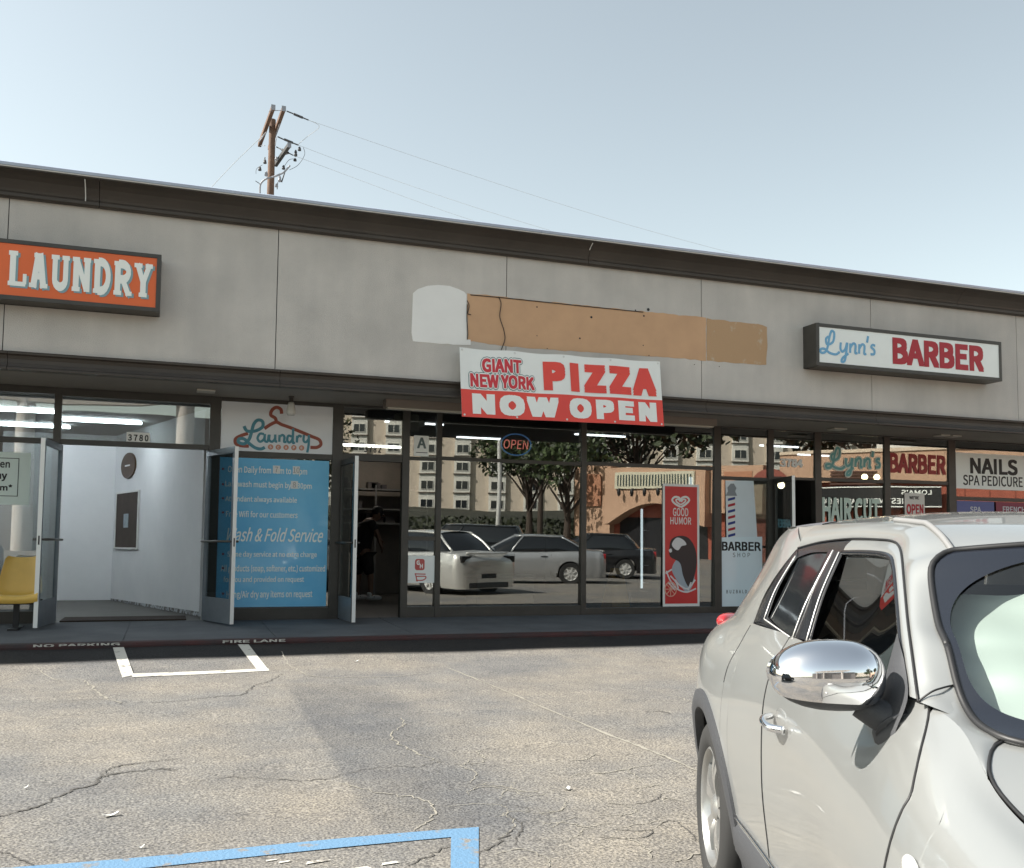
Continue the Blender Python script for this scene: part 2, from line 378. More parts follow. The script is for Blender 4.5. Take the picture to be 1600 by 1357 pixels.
def crack(mb, px, w, jit=.02, world_pts=None):
    pts = [np.array(G(*p)) for p in px] if world_pts is None else world_pts
    c = [np.array(p) for p in cr([(p[0], p[1]) for p in pts], 9)]
    c = [p + RNG.normal(0, jit, 2) * .5 for p in c]
    n = len(c); A = []
    for i, p in enumerate(c):
        t = c[min(i + 1, n - 1)] - c[max(i - 1, 0)]; t /= np.linalg.norm(t) + 1e-9; nn = np.array([-t[1], t[0]])
        ww = w * RNG.uniform(.25, 1.0) * (.25 + .75 * math.sin(math.pi * min(max(i / (n - 1), .06), .94)) ** .5)
        q = [p + nn * ww / 2, p - nn * ww / 2]
        A.append([(a[0], a[1], gz(a[0], a[1]) + .0035) for a in q])
    mb.grid(A)
dark, pale = MB(), MB()
for p, w in [([(-60, 1292), (0, 1278), (60, 1262), (105, 1240), (150, 1226), (162, 1214), (240, 1203), (278, 1204)], .022), ([(155, 1219), (165, 1207), (185, 1199), (230, 1192), (277, 1187)], .014),
             ([(187, 1099), (230, 1098), (270, 1097), (340, 1090), (375, 1088), (390, 1078), (400, 1072), (422, 1066), (440, 1055)], .016), ([(300, 1221), (360, 1213), (430, 1216), (500, 1217), (560, 1203), (632, 1197)], .010),
             ([(0, 1101), (60, 1098), (130, 1094), (185, 1092)], .012), ([(640, 1353), (668, 1338), (702, 1322)], .014), ([(752, 1334), (775, 1318), (806, 1292)], .012), ([(0, 1332), (30, 1345), (70, 1362)], .014),
             ([(1010, 1113), (1030, 1112), (1046, 1116)], .02), ([(618, 1197), (650, 1198), (690, 1190)], .008)]: crack(dark, p, w)
for p, w in [([(133, 1065), (150, 1080), (165, 1090), (187, 1099)], .026), ([(440, 1028), (450, 1040), (470, 1052), (500, 1060), (560, 1060), (620, 1057), (682, 1049)], .022),
             ([(627, 1122), (629, 1132), (611, 1148), (625, 1163), (660, 1180), (688, 1193)], .018), ([(530, 1222), (600, 1240), (660, 1250), (678, 1265), (675, 1280), (650, 1296)], .014),
             ([(55, 1045), (85, 1062), (105, 1064)], .016), ([(1040, 1086), (1065, 1092), (1080, 1098)], .02)]: crack(pale, p, w)
crack(pale, [(700, 1043), (760, 1068), (830, 1098), (930, 1140), (1010, 1172), (1055, 1191), (1125, 1227)], .034, .010)
for i in range(30):
    x, y = random.uniform(660, 1085), random.uniform(1185, 1350); p = np.array(G(x, y)); a = random.uniform(-.6, .9); q = [p]
    for k in range(random.randint(2, 5)): a += random.gauss(0, .8); q.append(q[-1] + np.array([math.cos(a), math.sin(a)]) * random.uniform(.06, .16))
    crack(pale if i % 6 else dark, None, random.uniform(.006, .013), .012, q)
tag(dark.build('asphalt_crack', mat('dark crack', (.075, .071, .066), .95)), kind='structure')
tag(pale.build('asphalt_crack', mat('pale worn crack', (.33, .31, .265), .95, var=.4, vscale=20)), kind='structure')

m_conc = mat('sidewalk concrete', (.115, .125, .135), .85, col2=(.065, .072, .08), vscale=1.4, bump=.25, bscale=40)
m_kerb = mat('faded red kerb paint', (.060, .016, .015), .8, col2=(.022, .020, .021), vscale=3, bump=.3, bscale=30)
jx = [-6.5 + 1.52 * i for i in range(20)]
mb = MB()
for a, b in zip(jx, jx[1:]):
    mb.prism_x([(KY + .16, -.041), (GY + .02, 0), (GY + .02, -.15), (KY + .16, -.18)], a + .004, b - .004)
mb.prism_x([(KY + .17, -.048), (GY, -.007), (GY, -.16), (KY + .17, -.19)], jx[0], jx[-1])
tag(mb.build('sidewalk', m_conc), kind='structure')
mb = MB(); n = 60
wv = lambda x: KY + .012 * math.sin(x * .9) + .006 * math.sin(2.7 * x)
prof = [(0, -.22), (.0, -.07), (.012, -.05), (.035, -.042), (.155, -.041), (.155, -.22)]
mb.grid([[(x, wv(x) + a, z) for a, z in prof] for x in np.linspace(jx[0], jx[-1], 120)])
tag(mb.build('kerb', m_kerb, smooth=False), kind='structure')
def kerbtext(s, px0, px1, py):
    a, b = [EYE + ray(p, py) * ((KY - .004) / ray(p, py)[1]) for p in (px0, px1)]
    m_ = MB(); text(m_, s, a[0], b[0], -.070, -.043, KY - .008, 0, bold=.03, th=.004); return m_
mbk = MB(); mbk.v += []
k1 = kerbtext('NO PARKING', 52, 187, 1010).build('kerb_lettering', m_line); tag(k1, kind='structure')
k2 = kerbtext('FIRE LANE', 348, 446, 1000).build('kerb_lettering', m_line); tag(k2, kind='structure')

# ------------------------------------------------------------------ the shop building
shop = empty('shop_building', (2.0, GY, 0), 'long single-storey shop building with grey stucco fascia and brown cornice', 'building')
def stucco():
    m = mat('grey stucco', (.61, .575, .53), .9, col2=(.50, .475, .44), vscale=1.3, bump=.35, bscale=90)
    t = m.node_tree; r = [n for n in t.nodes if n.type == 'VALTORGB'][0]; b = t.nodes['Principled BSDF']
    tc = [n for n in t.nodes if n.type == 'TEX_COORD'][0]
    mp = t.nodes.new('ShaderNodeMapping'); mp.inputs['Scale'].default_value = (4.5, 4.5, .5); n = t.nodes.new('ShaderNodeTexNoise'); n.inputs['Scale'].default_value = .9; n.inputs['Detail'].default_value = 7
    rr = t.nodes.new('ShaderNodeValToRGB'); rr.color_ramp.elements[0].position = .3; rr.color_ramp.elements[1].position = .72; rr.color_ramp.elements[0].color = (.93, .93, .935, 1); rr.color_ramp.elements[1].color = (1.04, 1.035, 1.03, 1)
    mx = t.nodes.new('ShaderNodeMix'); mx.data_type = 'RGBA'; mx.blend_type = 'MULTIPLY'; mx.inputs[0].default_value = 1
    t.links.new(tc.outputs['Object'], mp.inputs[0]); t.links.new(mp.outputs[0], n.inputs['Vector']); t.links.new(n.outputs['Fac'], rr.inputs['Fac'])
    t.links.new(r.outputs['Color'], mx.inputs[6]); t.links.new(rr.outputs['Color'], mx.inputs[7]); t.links.new(mx.outputs[2], b.inputs['Base Color']); return m
m_stucco = stucco()
X0, X1 = -7.5, 24.0
seams = [X0, -4.61, -1.76, 1.0875, 3.942, 6.78, 9.63, 12.43, 15.3, 18.1, 21.0, X1]
mb = MB()
for a, b in zip(seams, seams[1:]): mb.box(a + .005, b - .005, FY, FY + .12, 2.97, 4.70)
mb.build('fascia_wall', m_stucco, shop)
MB().box(X0, X1, FY + .012, FY + .15, 2.96, 4.72).build('joint_backing', m_black, shop)
co = [(11.385, 4.655), (11.345, 4.655), (11.325, 4.668), (11.322, 4.70), (11.335, 4.722), (11.325, 4.75), (11.30, 4.785), (11.262, 4.83), (11.21, 4.87), (11.16, 4.894), (11.135, 4.90), (11.135, 4.912), (11.50, 4.912), (11.50, 4.655)]
mb = MB(); cs = [X0 - .1, -.86, 5.05, 11.2, 17.5, X1 + .1]
for a, b in zip(cs, cs[1:]): mb.prism_x(co, a + .003, b - .003)
mb.build('cornice', m_brown, shop)
for px, h in ((132.5, 1.0), (924, .55)):
    q_ = P(px, 300, 11.2)[0] if px < 500 else P(px, 392, 11.2)[0]; mb = MB(); mb.tube([(q_, y_ - .004, z_) for y_, z_ in [(11.16, 4.885), (11.21, 4.862), (11.262, 4.825), (11.30, 4.78), (11.325, 4.745), (11.322, 4.70)][:6 if h == 1 else 3]], .006, 6); mb.build('sun_streak', m_edge, shop)  # pale strips imitating sunlight through gaps in the cornice
MB().box(X0 - .1, X1 + .1, 11.122, 11.5, 4.913, 4.923).build('drip_edge', m_edge, shop)
mb = MB(); cps = [X0 - .1, -3.0, .62, 4.3, 8.0, 11.7, 15.4, 19.2, X1 + .1]
for a, b in zip(cps, cps[1:]): mb.prism_x([(11.112, 4.925), (11.105, 4.955), (11.125, 4.968), (11.7, 4.985), (11.7, 4.925)], a + .002, b - .002)
mb.build('roof_coping', m_coping, shop)
MB().box(X0, X1, 11.55, 34, 4.78, 4.90).build('roof', mat('flat roof', (.35, .34, .32), .9), shop)
mo = [(11.46, 2.985), (11.345, 2.985), (11.335, 2.972), (11.337, 2.955), (11.365, 2.94), (11.385, 2.905), (11.385, 2.865), (11.365, 2.825), (11.34, 2.812), (11.335, 2.80), (11.337, 2.785), (11.46, 2.785)]
mb = MB()
for a, b in zip(seams, seams[1:]): mb.prism_x(mo, a + .06, b + .055)
mb.build('lower_moulding', m_brown, shop)
MB().box(X0, X1, 11.462, GY + .1, 2.80, 2.84).build('soffit', m_soffit, shop)

# storefront: bays  (x0, x1, head, transom top, transom bottom, sill)
BAY = [(-4.6, -1.357, 2.715, 2.184, 2.12, .14), (-1.273, .419, 2.70, 2.184, 2.122, None), (.551, 1.959, 2.752, 2.125, 2.055, .145), (2.093, 2.893, 2.765, 2.155, 2.06, None),
       (2.99, 3.365, 2.775, 2.146, 2.098, .14), (3.437, 5.502, 2.78, 2.165, 2.115, .135), (5.582, 7.674, 2.785, 2.182, 2.128, .09), (7.796, 8.626, 2.785, 2.045, 1.992, .09),
       (8.73, 9.488, 2.785, 2.072, 2.03, None), (9.608, 10.827, 2.785, 2.085, 2.03, .09), (10.942, 12.14, 2.785, 2.10, 2.045, .09), (12.289, 15.6, 2.785, 1.86, 1.80, .09), (15.7, 19.5, 2.785, 2.1, 2.05, .09)]
mb = MB(); xl = -4.7
for i, (a, b, h, t1, t0, s) in enumerate(BAY):
    mb.box(xl, a, GY - .055, GY + .06, -.005, 2.80)                               # mullion left of the bay
    mb.box(a, b, GY - .058, GY + .062, h, 2.799)                                   # head
    mb.box(a, b, GY - .045, GY + .05, t0, t1)                                      # transom bar
    if s: mb.box(a, b, GY - .05, GY + .055, -.004, s)
    xl = b
mb.box(xl, xl + .15, GY - .055, GY + .06, -.005, 2.80)
mb.build('storefront_frame', m_bronze, shop, bevel=.004)
LEAN = .0158                                  # the old panes lean out a little at the top
def pane(a, b, z0, z1, name):
    y = lambda z: GY + .006 - LEAN * z
    MB().prism_x([(y(z0), z0), (y(z1), z1), (y(z1) + .008, z1), (y(z0) + .008, z0)], a, b).build(name, m_glass, shop)
for i, (a, b, h, t1, t0, s) in enumerate(BAY):
    pane(a - .004, b + .004, t1 - .004, h + .004, 'transom_pane')
    if s:
        if i == 4:
            f = MB(); f.box(a, b, GY - .045, GY + .05, 1.02, 1.075); f.build('middle_rail', m_bronze, shop)
        pane(a - .004, b + .004, s - .004, t0 + .004, 'window_pane')
def door(hx, ang, w, top, lab, face=m_greymetal):
    a = R_(ang); ex = np.array([math.cos(a), -math.sin(a), 0]); ey = np.array([math.sin(a), math.cos(a), 0]); o = np.array([hx, GY - .05, 0])
    def ob(mb, s0, s1, z0, z1, th=.022, mi=0): mb.obox(o + ex * (s0 + s1) / 2 + np.array([0, 0, (z0 + z1) / 2]), ex * (s1 - s0) / 2, ey * th, [0, 0, (z1 - z0) / 2], mi)
    f = MB(); ob(f, 0, .055, .012, top); ob(f, w - .055, w, .012, top); ob(f, .055, w - .055, top - .07, top)
    d = f.build('glass_door', face, shop, bevel=.003); d['label'] = lab
    k = MB(); ob(k, .055, w - .055, .012, .30, .021); k.build('kick_plate', m_greymetal, d)
    e = MB(); ob(e, w + .0005, w + .004, .012, top, .0225); ob(e, -.004, -.0005, .012, top, .0225); e.build('edge_trim', m_white, d)
    lk = MB(); ob(lk, w + .0045, w + .006, .92, 1.02, .008); lk.build('latch', m_black, d)
    g = MB(); ob(g, .05, w - .05, .29, top - .065, .003); g.build('door_pane', m_doorglass, d)
    p = MB(); c0, c1 = o + ex * .03, o + ex * (w - .03)
    for s_ in (-1, 1):
        q = ey * .06 * s_; p.tube([c0 + q + [0, 0, .98], c1 + q + [0, 0, .98]], .014, 8)
        for c in (c0, c1): p.tube([c + ey * .018 * s_ + [0, 0, .98], c + q + [0, 0, .98]], .012, 6)
    p.build('push_bar', m_bronze, d, smooth=True)
door(-1.262, 97, .83, 2.105, 'left leaf of the open laundry doors'); door(.41, 180 - 111, .83, 2.105, 'right leaf of the open laundry doors')
door(2.085, 86.5, .80, 2.05, 'open pizza shop door seen on edge', m_bronze); door(8.745, 104.5, .75, 2.03, 'open barber shop door seen on edge', m_bronze)
m_wall = mat('white interior wall', (.77, .78, .79), .7, col2=(.69, .705, .72), vscale=1.2)
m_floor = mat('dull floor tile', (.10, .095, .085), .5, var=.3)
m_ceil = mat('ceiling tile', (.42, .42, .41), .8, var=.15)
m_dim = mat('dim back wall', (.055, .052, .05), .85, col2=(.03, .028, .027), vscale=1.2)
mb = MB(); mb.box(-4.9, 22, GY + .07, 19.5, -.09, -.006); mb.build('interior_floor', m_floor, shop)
mb = MB(); mb.box(-4.9, 2.02, GY + .07, 19.5, 2.74, 2.78); mb.build('laundry_ceiling', m_ceil, shop)
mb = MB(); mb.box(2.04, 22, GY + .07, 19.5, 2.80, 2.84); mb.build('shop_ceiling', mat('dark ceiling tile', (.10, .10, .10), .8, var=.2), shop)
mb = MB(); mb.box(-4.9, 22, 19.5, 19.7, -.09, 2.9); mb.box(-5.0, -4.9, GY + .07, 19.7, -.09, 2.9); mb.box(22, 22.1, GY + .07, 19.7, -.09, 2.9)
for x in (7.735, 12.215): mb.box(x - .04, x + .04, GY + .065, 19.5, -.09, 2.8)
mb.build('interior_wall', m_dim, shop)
MB().box(2.1, 4.5, 18.75, 18.8, 0, 2.8).build('kitchen_wall', mat('brownish kitchen wall', (.26, .22, .18), .7, col2=(.16, .14, .12), vscale=1.5), shop)
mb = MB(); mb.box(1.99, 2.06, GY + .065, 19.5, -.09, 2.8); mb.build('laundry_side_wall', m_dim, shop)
mb = MB(); mb.box(-2.6, -.86, 17.3, 17.4, .0, 2.735); A_, B_ = np.array([-.90, 17.29]), np.array([.385, 13.30]); nn = np.array([-(B_ - A_)[1], (B_ - A_)[0]]); nn /= np.linalg.norm(nn); nn = -nn if nn[0] < 0 else nn
mb.add([(*A_, 0), (*B_, 0), (*(B_ + nn * .1), 0), (*(A_ + nn * .1), 0), (*A_, 2.735), (*B_, 2.735), (*(B_ + nn * .1), 2.735), (*(A_ + nn * .1), 2.735)], [(0, 3, 2, 1), (4, 5, 6, 7), (0, 1, 5, 4), (1, 2, 6, 5), (2, 3, 7, 6), (3, 0, 4, 7)])
mb.build('white_partition', m_wall, shop)
mb = MB(); mb.add([(*(A_ - nn * .003), .0), (*(B_ - nn * .003), .0), (*(B_ - nn * .003), .06), (*(A_ - nn * .003), .03)], [(0, 1, 2, 3)])
mb.build('wall_scuff', worn('scuffed wall base', (.50, .53, .56), .55, (.16, .15, .14), 14), shop)
for x, y, l, z in [(-2.6, 14.2, 2.2, 2.70), (-2.6, 16.0, 2.2, 2.70), (-1.0, 15.0, 1.1, 2.70)]:
    mb = MB(); mb.tube([(x - l / 2, y, z), (x + l / 2, y, z)], .02, 8); mb.build('fluorescent_tube', m_light, shop)
for x, y, l in [(3.4, 14.0, .9), (5.0, 15.5, 1.0), (6.6, 14.3, .9), (10.2, 14.5, .8), (11.8, 15.6, .8), (13.6, 14.2, 1.2)]:
    mb = MB(); mb.box(x - l / 2, x + l / 2, y - .02, y + .02, 2.775, 2.799); mb.build('fluorescent_tube', m_dimtube, shop)
mb = MB(); mb.box(2.6, 4.0, 17.5, 17.56, 2.76, 2.799); mb.build('fluorescent_tube', m_filltube, shop)  # unseen fill tube, added to light the wall behind the person
# patches of old paint left where a sign was taken down
def patch(name, px, m, off, label):
    pts = [P(x, y, FY) for x, y in px]; o = MB().prism_xz([(p[0], p[2]) for p in pts], FY - off, FY + .004).build(name, m, shop); o['label'] = label
def ragged(px, j=1.0, n=7):
    out = []
    for (a, b), (c, d) in zip(px, px[1:] + px[:1]):
        k = max(1, int(math.hypot(c - a, d - b) / n))
        for i in range(k): out.append((a + (c - a) * i / k + random.uniform(-j, j) * .5, b + (d - b) * i / k + random.uniform(-j, j)))
    return out
patch('paint_patch', ragged([(645, 458), (653, 452), (668, 447), (685, 445.5), (702, 447), (716, 452), (725, 457), (729, 461), (729, 531), (735, 532), (735, 540), (690, 537.5), (645, 533.5), (643, 520)], .7, 9), mat('white patch paint', (.84, .83, .80), .8, var=.05), .004, 'white arched patch of old paint')
patch('paint_patch', ragged([(730, 459.5), (760, 461.5), (790, 465), (850, 471), (900, 476.5), (1010, 487.5), (1096, 496), (1103, 497), (1103, 564), (1095, 563), (1010, 557), (900, 549.5), (850, 546), (790, 541), (731, 533)], 1.0, 8), mat('tan patch paint', (.62, .385, .225), .85, col2=(.55, .34, .20), vscale=3), .003, 'long tan patch of old paint')
patch('paint_patch', ragged([(1104, 498), (1150, 503.5), (1192, 508), (1198, 512), (1199, 540), (1197, 571), (1188, 571), (1150, 568), (1104, 564)], .8, 8), worn('rubbed tan patch paint', (.48, .31, .175), .40, (.52, .42, .31), 5), .0025, 'rubbed darker tan patch of old paint')
mb = MB()
for x, y, r in [(924, 496, .016), (1006, 494, .012), (993, 485, .009), (839, 480, .01), (1005, 540, .008), (839, 525, .006), (906, 529, .012), (1013, 484, .02), (1085, 570, .006), (1124, 573, .006), (1014, 556, .008), (855, 545, .007)]:
    p = P(x, y, FY - .004); mb = MB(); mb.lathe([(r, -.002), (r, .003)], p, 'y', 8); mb.build('bolt_hole', m_black, shop)
for c in ([(730, 470), (733, 478), (731, 490), (736, 492)], [(730, 476), (729.5, 500), (731, 520), (730, 531)], [(779, 464), (783, 475), (781, 495), (787, 515), (789, 530), (784, 545), (781, 552)]):
    mb = MB(); mb.tube(cr([P(x, y, FY - .012) for x, y in c], 6), .005, 6); mb.build('loose_wire', m_black, shop, smooth=True)
mb = MB(); mb.tube([P(735, 461, FY - .008), P(790, 466, FY - .008), P(900, 477.5, FY - .008), P(1005, 488, FY - .008)], .006, 5); mb.build('caulk_line', mat('dark caulk', (.05, .045, .04), .9), shop)
for x0, x1, y in [(307, 336, 612.5), (1296, 1316, 667), (1480, 1494, 678), (1462, 1476, 679)]:
    a = P(x0, y, 12.1); b = P(x1, y, 12.1); mb = MB(); mb.box(a[0], b[0], 11.98, 12.16, 2.775, 2.799); mb.build('soffit_light', mat('unlit diffuser', (.50, .48, .42), .5), shop, bevel=.006)
a = P(600, 630, 12.0)[0]; b = P(1112, 660, 12.0)[0]
mb = MB(); mb.prism_x([(11.85, 2.798), (11.87, 2.70), (12.05, 2.70), (12.07, 2.798)], a, b); fx = mb.build('strip_light', mat('tan light housing', (.17, .135, .11), .5), shop)
mb = MB(); mb.box(a + .03, b - .03, 11.90, 12.02, 2.682, 2.699); mb.build('light_lens', mat('unlit lens', (.52, .49, .42), .4), fx)
# ------------------------------------------------------------------ signs on the fascia
def slab_letters(mb, s, x0, x1, z0, z1, Y, mi=0, dx=0, dz=0, th=.004, slope=0.0):
    """condensed slab-serif capitals from pen strokes; each letter in a unit cell"""
    W = .30; S = .13
    def arc(cx, cz, rx, rz, a0, a1, n=10): return [(cx + rx * math.cos(R_(a)), cz + rz * math.sin(R_(a))) for a in np.linspace(a0, a1, n)]
    bar = lambda x, w=.46: [('h', x - w / 2, x + w / 2)]
    D = {'L': ([[(.28, .0), (.28, 1)]], [(.06, .52, 1), (.06, .95, 0)], [[(.90, .06), (.90, .36)]]),
         'A': ([[(.24, 0), (.46, 1)], [(.76, 0), (.54, 1)]], [(.03, .42, 0), (.58, .97, 0), (.24, .62, 1)], [[(.34, .33), (.66, .33)]]),
         'U': ([], [(.03, .44, 1), (.58, .97, 1)], [[(.22, 1), (.22, .34)] + arc(.5, .30, .28, .22, 180, 360) + [(.78, .34), (.78, 1)]]),
         'N': ([[(.22, 0), (.22, 1)], [(.80, 0), (.80, 1)]], [(.02, .40, 1), (.02, .44, 0), (.60, .98, 1)], [[(.24, .95), (.78, .05)]]),
         'D': ([[(.24, 0), (.24, 1)]], [(.03, .45, 1), (.03, .45, 0)], [[(.28, .93)] + arc(.44, .5, .38, .43, 90, -90) + [(.28, .07)]]),
         'R': ([[(.22, 0), (.22, 1)]], [(.02, .45, 1), (.02, .44, 0), (.66, 1.0, 0)], [[(.26, .93)] + arc(.46, .70, .34, .23, 90, -90) + [(.26, .47)], [(.52, .44), (.82, .02)]]),
         'Y': ([[(.5, 0), (.5, .46)]], [(.00, .44, 1), (.60, 1.0, 1), (.28, .72, 0)], [[(.18, .97), (.5, .42)], [(.82, .97), (.5, .42)]])}
    n = len(s); adv = 1.10; tot = n * adv - .10; sx = (x1 - x0) / tot; sz = z1 - z0; q = [0]
    for i, ch in enumerate(s):
        ox = i * adv
        def place(a, b, d): x = x0 + (ox + a) * sx + dx; return (x, Y + d, z0 + b * sz + dz + slope * (x - x0))
        def st(p, w):
            q[0] += 1; e = .0002 * (q[0] % 7)
            stroke(mb, p, w, lambda a, b, d: place(a, b, d - e), mi, smooth=False, th=th, rise=0.0)
        V, H, C = D[ch]
        for p in V: st(p, W)
        for a, b, zt in H: st([(a, .94 if zt else .06), (b, .94 if zt else .06)], S)
        for p in C: st(p, W * (.62 if len(p) == 2 and ch in 'AL' else .86 if len(p) > 2 else .8))
    return mb
SY = 11.14
def X(px, py, Y): return P(px, py, Y)[0]
def Z(px, py, Y): return P(px, py, Y)[2]
lx1 = X(251, 440, SY); zt = Z(240, 397, SY); zb = Z(240, 487, SY)
ls = empty('laundry_sign', (-1.6, FY, (zt + zb) / 2), 'orange lightbox sign reading LAUNDRY in a dark frame', 'sign')
def lightbox(root, x0, x1, z0, z1, y, fr, facemat):
    f = MB(); f.box(x0, x0 + fr, y, FY - .001, z0, z1); f.box(x1 - fr, x1, y, FY - .001, z0, z1); f.box(x0 + fr, x1 - fr, y, FY - .001, z1 - fr, z1); f.box(x0 + fr, x1 - fr, y, FY - .001, z0, z0 + fr)
    f.build('frame', m_bronze, root, bevel=.004)
    MB().box(x0 + fr - .002, x1 - fr + .002, y + .010, y + .05, z0 + fr - .002, z1 - fr + .002).build('sign_face', facemat, root)
lightbox(ls, -3.6, lx1, zb, zt, SY, .045, m_orange)
ta, tb = X(11, 420, SY), X(238, 440, SY); tz0, tz1 = Z(30, 447, SY), Z(30, 393, SY)
a = slab_letters(MB(), 'LAUNDRY', ta, tb, tz0, tz1, SY + .006, 0, .022, -.018, .003, slope=.0); a.build('letter_shadow', mat('grey blue letter shadow', (.22, .36, .40), .5), ls)
a = slab_letters(MB(), 'LAUNDRY', ta, tb, tz0, tz1, SY + .002, 0, slope=.0); a.build('lettering', m_letter, ls)

def script(mb, strokes, x0, x1, z0, z1, Y, w, mi=0, shear=0.0, th=.003, off=0.0):
    allp = np.array([p for s in strokes for p in s]); lo, hi = allp.min(0), allp.max(0)
    sx, sz = (x1 - x0) / (hi[0] - lo[0]), (z1 - z0) / (hi[1] - lo[1]); ws = w
    for k, s in enumerate(strokes):
        q = [((p[0] - lo[0]) * sx, (p[1] - lo[1]) * sz) for p in s]
        stroke(mb, q, ws, lambda a, b, d: (x0 + a + shear * b, Y + d - off - .0004 * (k % 5), z0 + b), mi, th=th)
LYNN = [[(.30, 1.62), (.18, 1.50), (.24, 1.28), (.50, 1.42), (.56, 1.78), (.44, 1.86), (.34, 1.6), (.26, 1.2), (.14, .96), (-.05, .92), (-.06, 1.06), (.12, 1.08), (.34, .94), (.62, .90), (.80, 1.02)],
        [(.86, 1.42), (.84, 1.16), (.92, 1.04), (1.06, 1.16), (1.14, 1.42)], [(1.16, 1.44), (1.10, 1.0), (1.02, .66), (.88, .62), (.94, .78), (1.2, .98)],
        [(1.30, 1.42), (1.28, 1.02)], [(1.29, 1.22), (1.42, 1.42), (1.54, 1.36), (1.52, 1.04), (1.62, 1.04)],
        [(1.72, 1.42), (1.70, 1.02)], [(1.71, 1.22), (1.84, 1.42), (1.96, 1.36), (1.94, 1.04), (2.04, 1.04)], [(2.14, 1.80), (2.08, 1.52)],
        [(2.46, 1.42), (2.34, 1.44), (2.28, 1.34), (2.42, 1.22), (2.40, 1.06), (2.24, 1.04)]]
bY = 11.10
bs = empty('barber_sign', (X(1420, 555, bY), FY, 3.4), 'white lightbox sign with blue script and red BARBER lettering in a black frame', 'sign')
bx0, bx1 = X(1275.5, 540, bY), X(1565.5, 565, bY); bz0, bz1 = Z(1420, 583.5, bY), Z(1420, 519.5, bY)
lightbox(bs, bx0, bx1, bz0, bz1, bY, .05, m_signwhite)
mb = MB(); script(mb, LYNN, X(1283, 540, bY), X(1368, 550, bY), Z(1325, 566, bY), Z(1325, 520, bY), bY + .006, .034); mb.build('script_lettering', m_ltblue, bs)
ptext(MB(), 'BARBER', 1395, 1537, 534.5, 575, bY + .005, bold=.05, th=.004).build('lettering', m_dkred, bs)

# banner
nY = 11.26
m_ban = mat('white banner vinyl', (.86, .88, .85), .45, var=.05, vscale=3); m_banred = mat('red banner vinyl', (.80, .070, .045), .42, col2=(.72, .062, .05), vscale=2.5)
q = [P(718, 543.5, nY), P(1031, 566, nY), P(1035, 667, nY), P(720, 652, nY)]
pb = empty('pizza_banner', tuple(q[0] * .5 + q[1] * .5), 'red and white vinyl banner reading PIZZA NOW OPEN hung from the fascia', 'banner')
def ban(s, t, d=0.0):
    p = (q[0] * (1 - s) + q[1] * s) * (1 - t) + (q[3] * (1 - s) + q[2] * s) * t
    return (p[0], nY + .012 * math.sin(7 * s) * (t - .1) + .006 * math.sin(19 * s + 3 * t) - .05 * t + .008 * max(0, math.sin(25 * s)) * (1 - t) + d, p[2] + .006 * math.cos(25 * s) * (1 - t))
def sheetb(t0, t1, d, name, m, parent):
    A = [[ban(i / 60, t0 + (t1 - t0) * j / 14, d) for j in range(15)] for i in range(61)]; Bk = [[ban(i / 60, t0 + (t1 - t0) * j / 14, d + .002) for j in range(15)] for i in range(61)]
    mb = MB(); mb.grid(A); mb.grid(Bk); return mb.build(name, m, parent, smooth=True, fix=False)
sheetb(0, 1, 0, 'banner_sheet', m_ban, pb); sheetb(.600, 1, -.0035, 'red_band', m_banred, pb)
def btext(s, s0, s1, t0, t1, m, name, bold=.05, extra=0.0, d=-.006, space=1.0):
    mb = MB(); xf = lambda x, z, dd: ban(s0 + (s1 - s0) * x, t1 + (t0 - t1) * z, d + dd)
    text(mb, s, 0, 1, 0, 1, 0, bold=bold, extra=extra, fitbold=bold, th=.002, xf=xf, space=space); return mb.build(name, m, pb)
m_bred = mat('banner red ink', (.60, .035, .050), .45); m_green = mat('dark green outline', (.02, .12, .13), .5)
for w, a, b, t0, t1 in [('GIANT', .102, .290, .125, .330), ('NEW YORK', .045, .350, .360, .560)]:
    btext(w, a, b, t0, t1, m_green, 'lettering_outline', .045, .115, -.0045); btext(w, a, b, t0, t1, m_ban, 'lettering_halo', .045, .075, -.0065); btext(w, a, b, t0, t1, m_bred, 'lettering', .045, 0, -.009)
btext('PIZZA', .395, .972, .115, .545, m_banred, 'lettering', .084, 0, -.006, 1.12); btext('NOW', .050, .462, .650, .955, m_ban, 'lettering', .078, 0, -.0075, 1.1); btext('OPEN', .515, .965, .640, .945, m_ban, 'lettering', .078, 0, -.0075, 1.12)
mb = MB()
for s in (.012, .26, .50, .74, .988):
    for t in (.03, .97): mb = MB(); mb.lathe([(.012, -.004), (.014, 0), (.007, .001)], ban(s, t, -.004), 'y', 10); mb.build('grommet', m_alum, pb)

# ------------------------------------------------------------------ decals and posters on the storefront glass
IN, OUT = GY - .042, GY - .036
def decal(name, lab, cat, fn, m, Y=OUT):
    mb = MB(); fn(mb); o = mb.build(name, m); return tag(o, lab, cat)
mb = MB(); x0, x1 = X(199, 683, OUT), X(233, 685, OUT); z0, z1 = Z(216, 690, OUT), Z(216, 678, OUT)
an = empty('address_number', (x0, OUT, z0), 'black house number 3780 on a white strip above the laundry doors', 'number'); MB().box(x0 - .01, x1 + .01, OUT - .001, OUT + .001, z0 - .015, z1 + .015).build('number_strip', m_white, an)
ptext(MB(), '3780', 200, 232, 679.5, 689.5, OUT - .003, bold=.03, th=.002, space=1.15).build('lettering', m_black, an)
decal('address_number', 'black house number 3782 on the glass above the pizza shop door', 'number', lambda m_: ptext(m_, '3782', 569.5, 595.5, 697, 707.5, OUT - .002, bold=.02, th=.002, space=1.15), m_black)
decal('address_number', 'white house number 3784 on the glass above the barber shop door', 'number', lambda m_: ptext(m_, '3784', 1219, 1255, 717, 730.5, OUT - .002, bold=.05, th=.002), m_white)

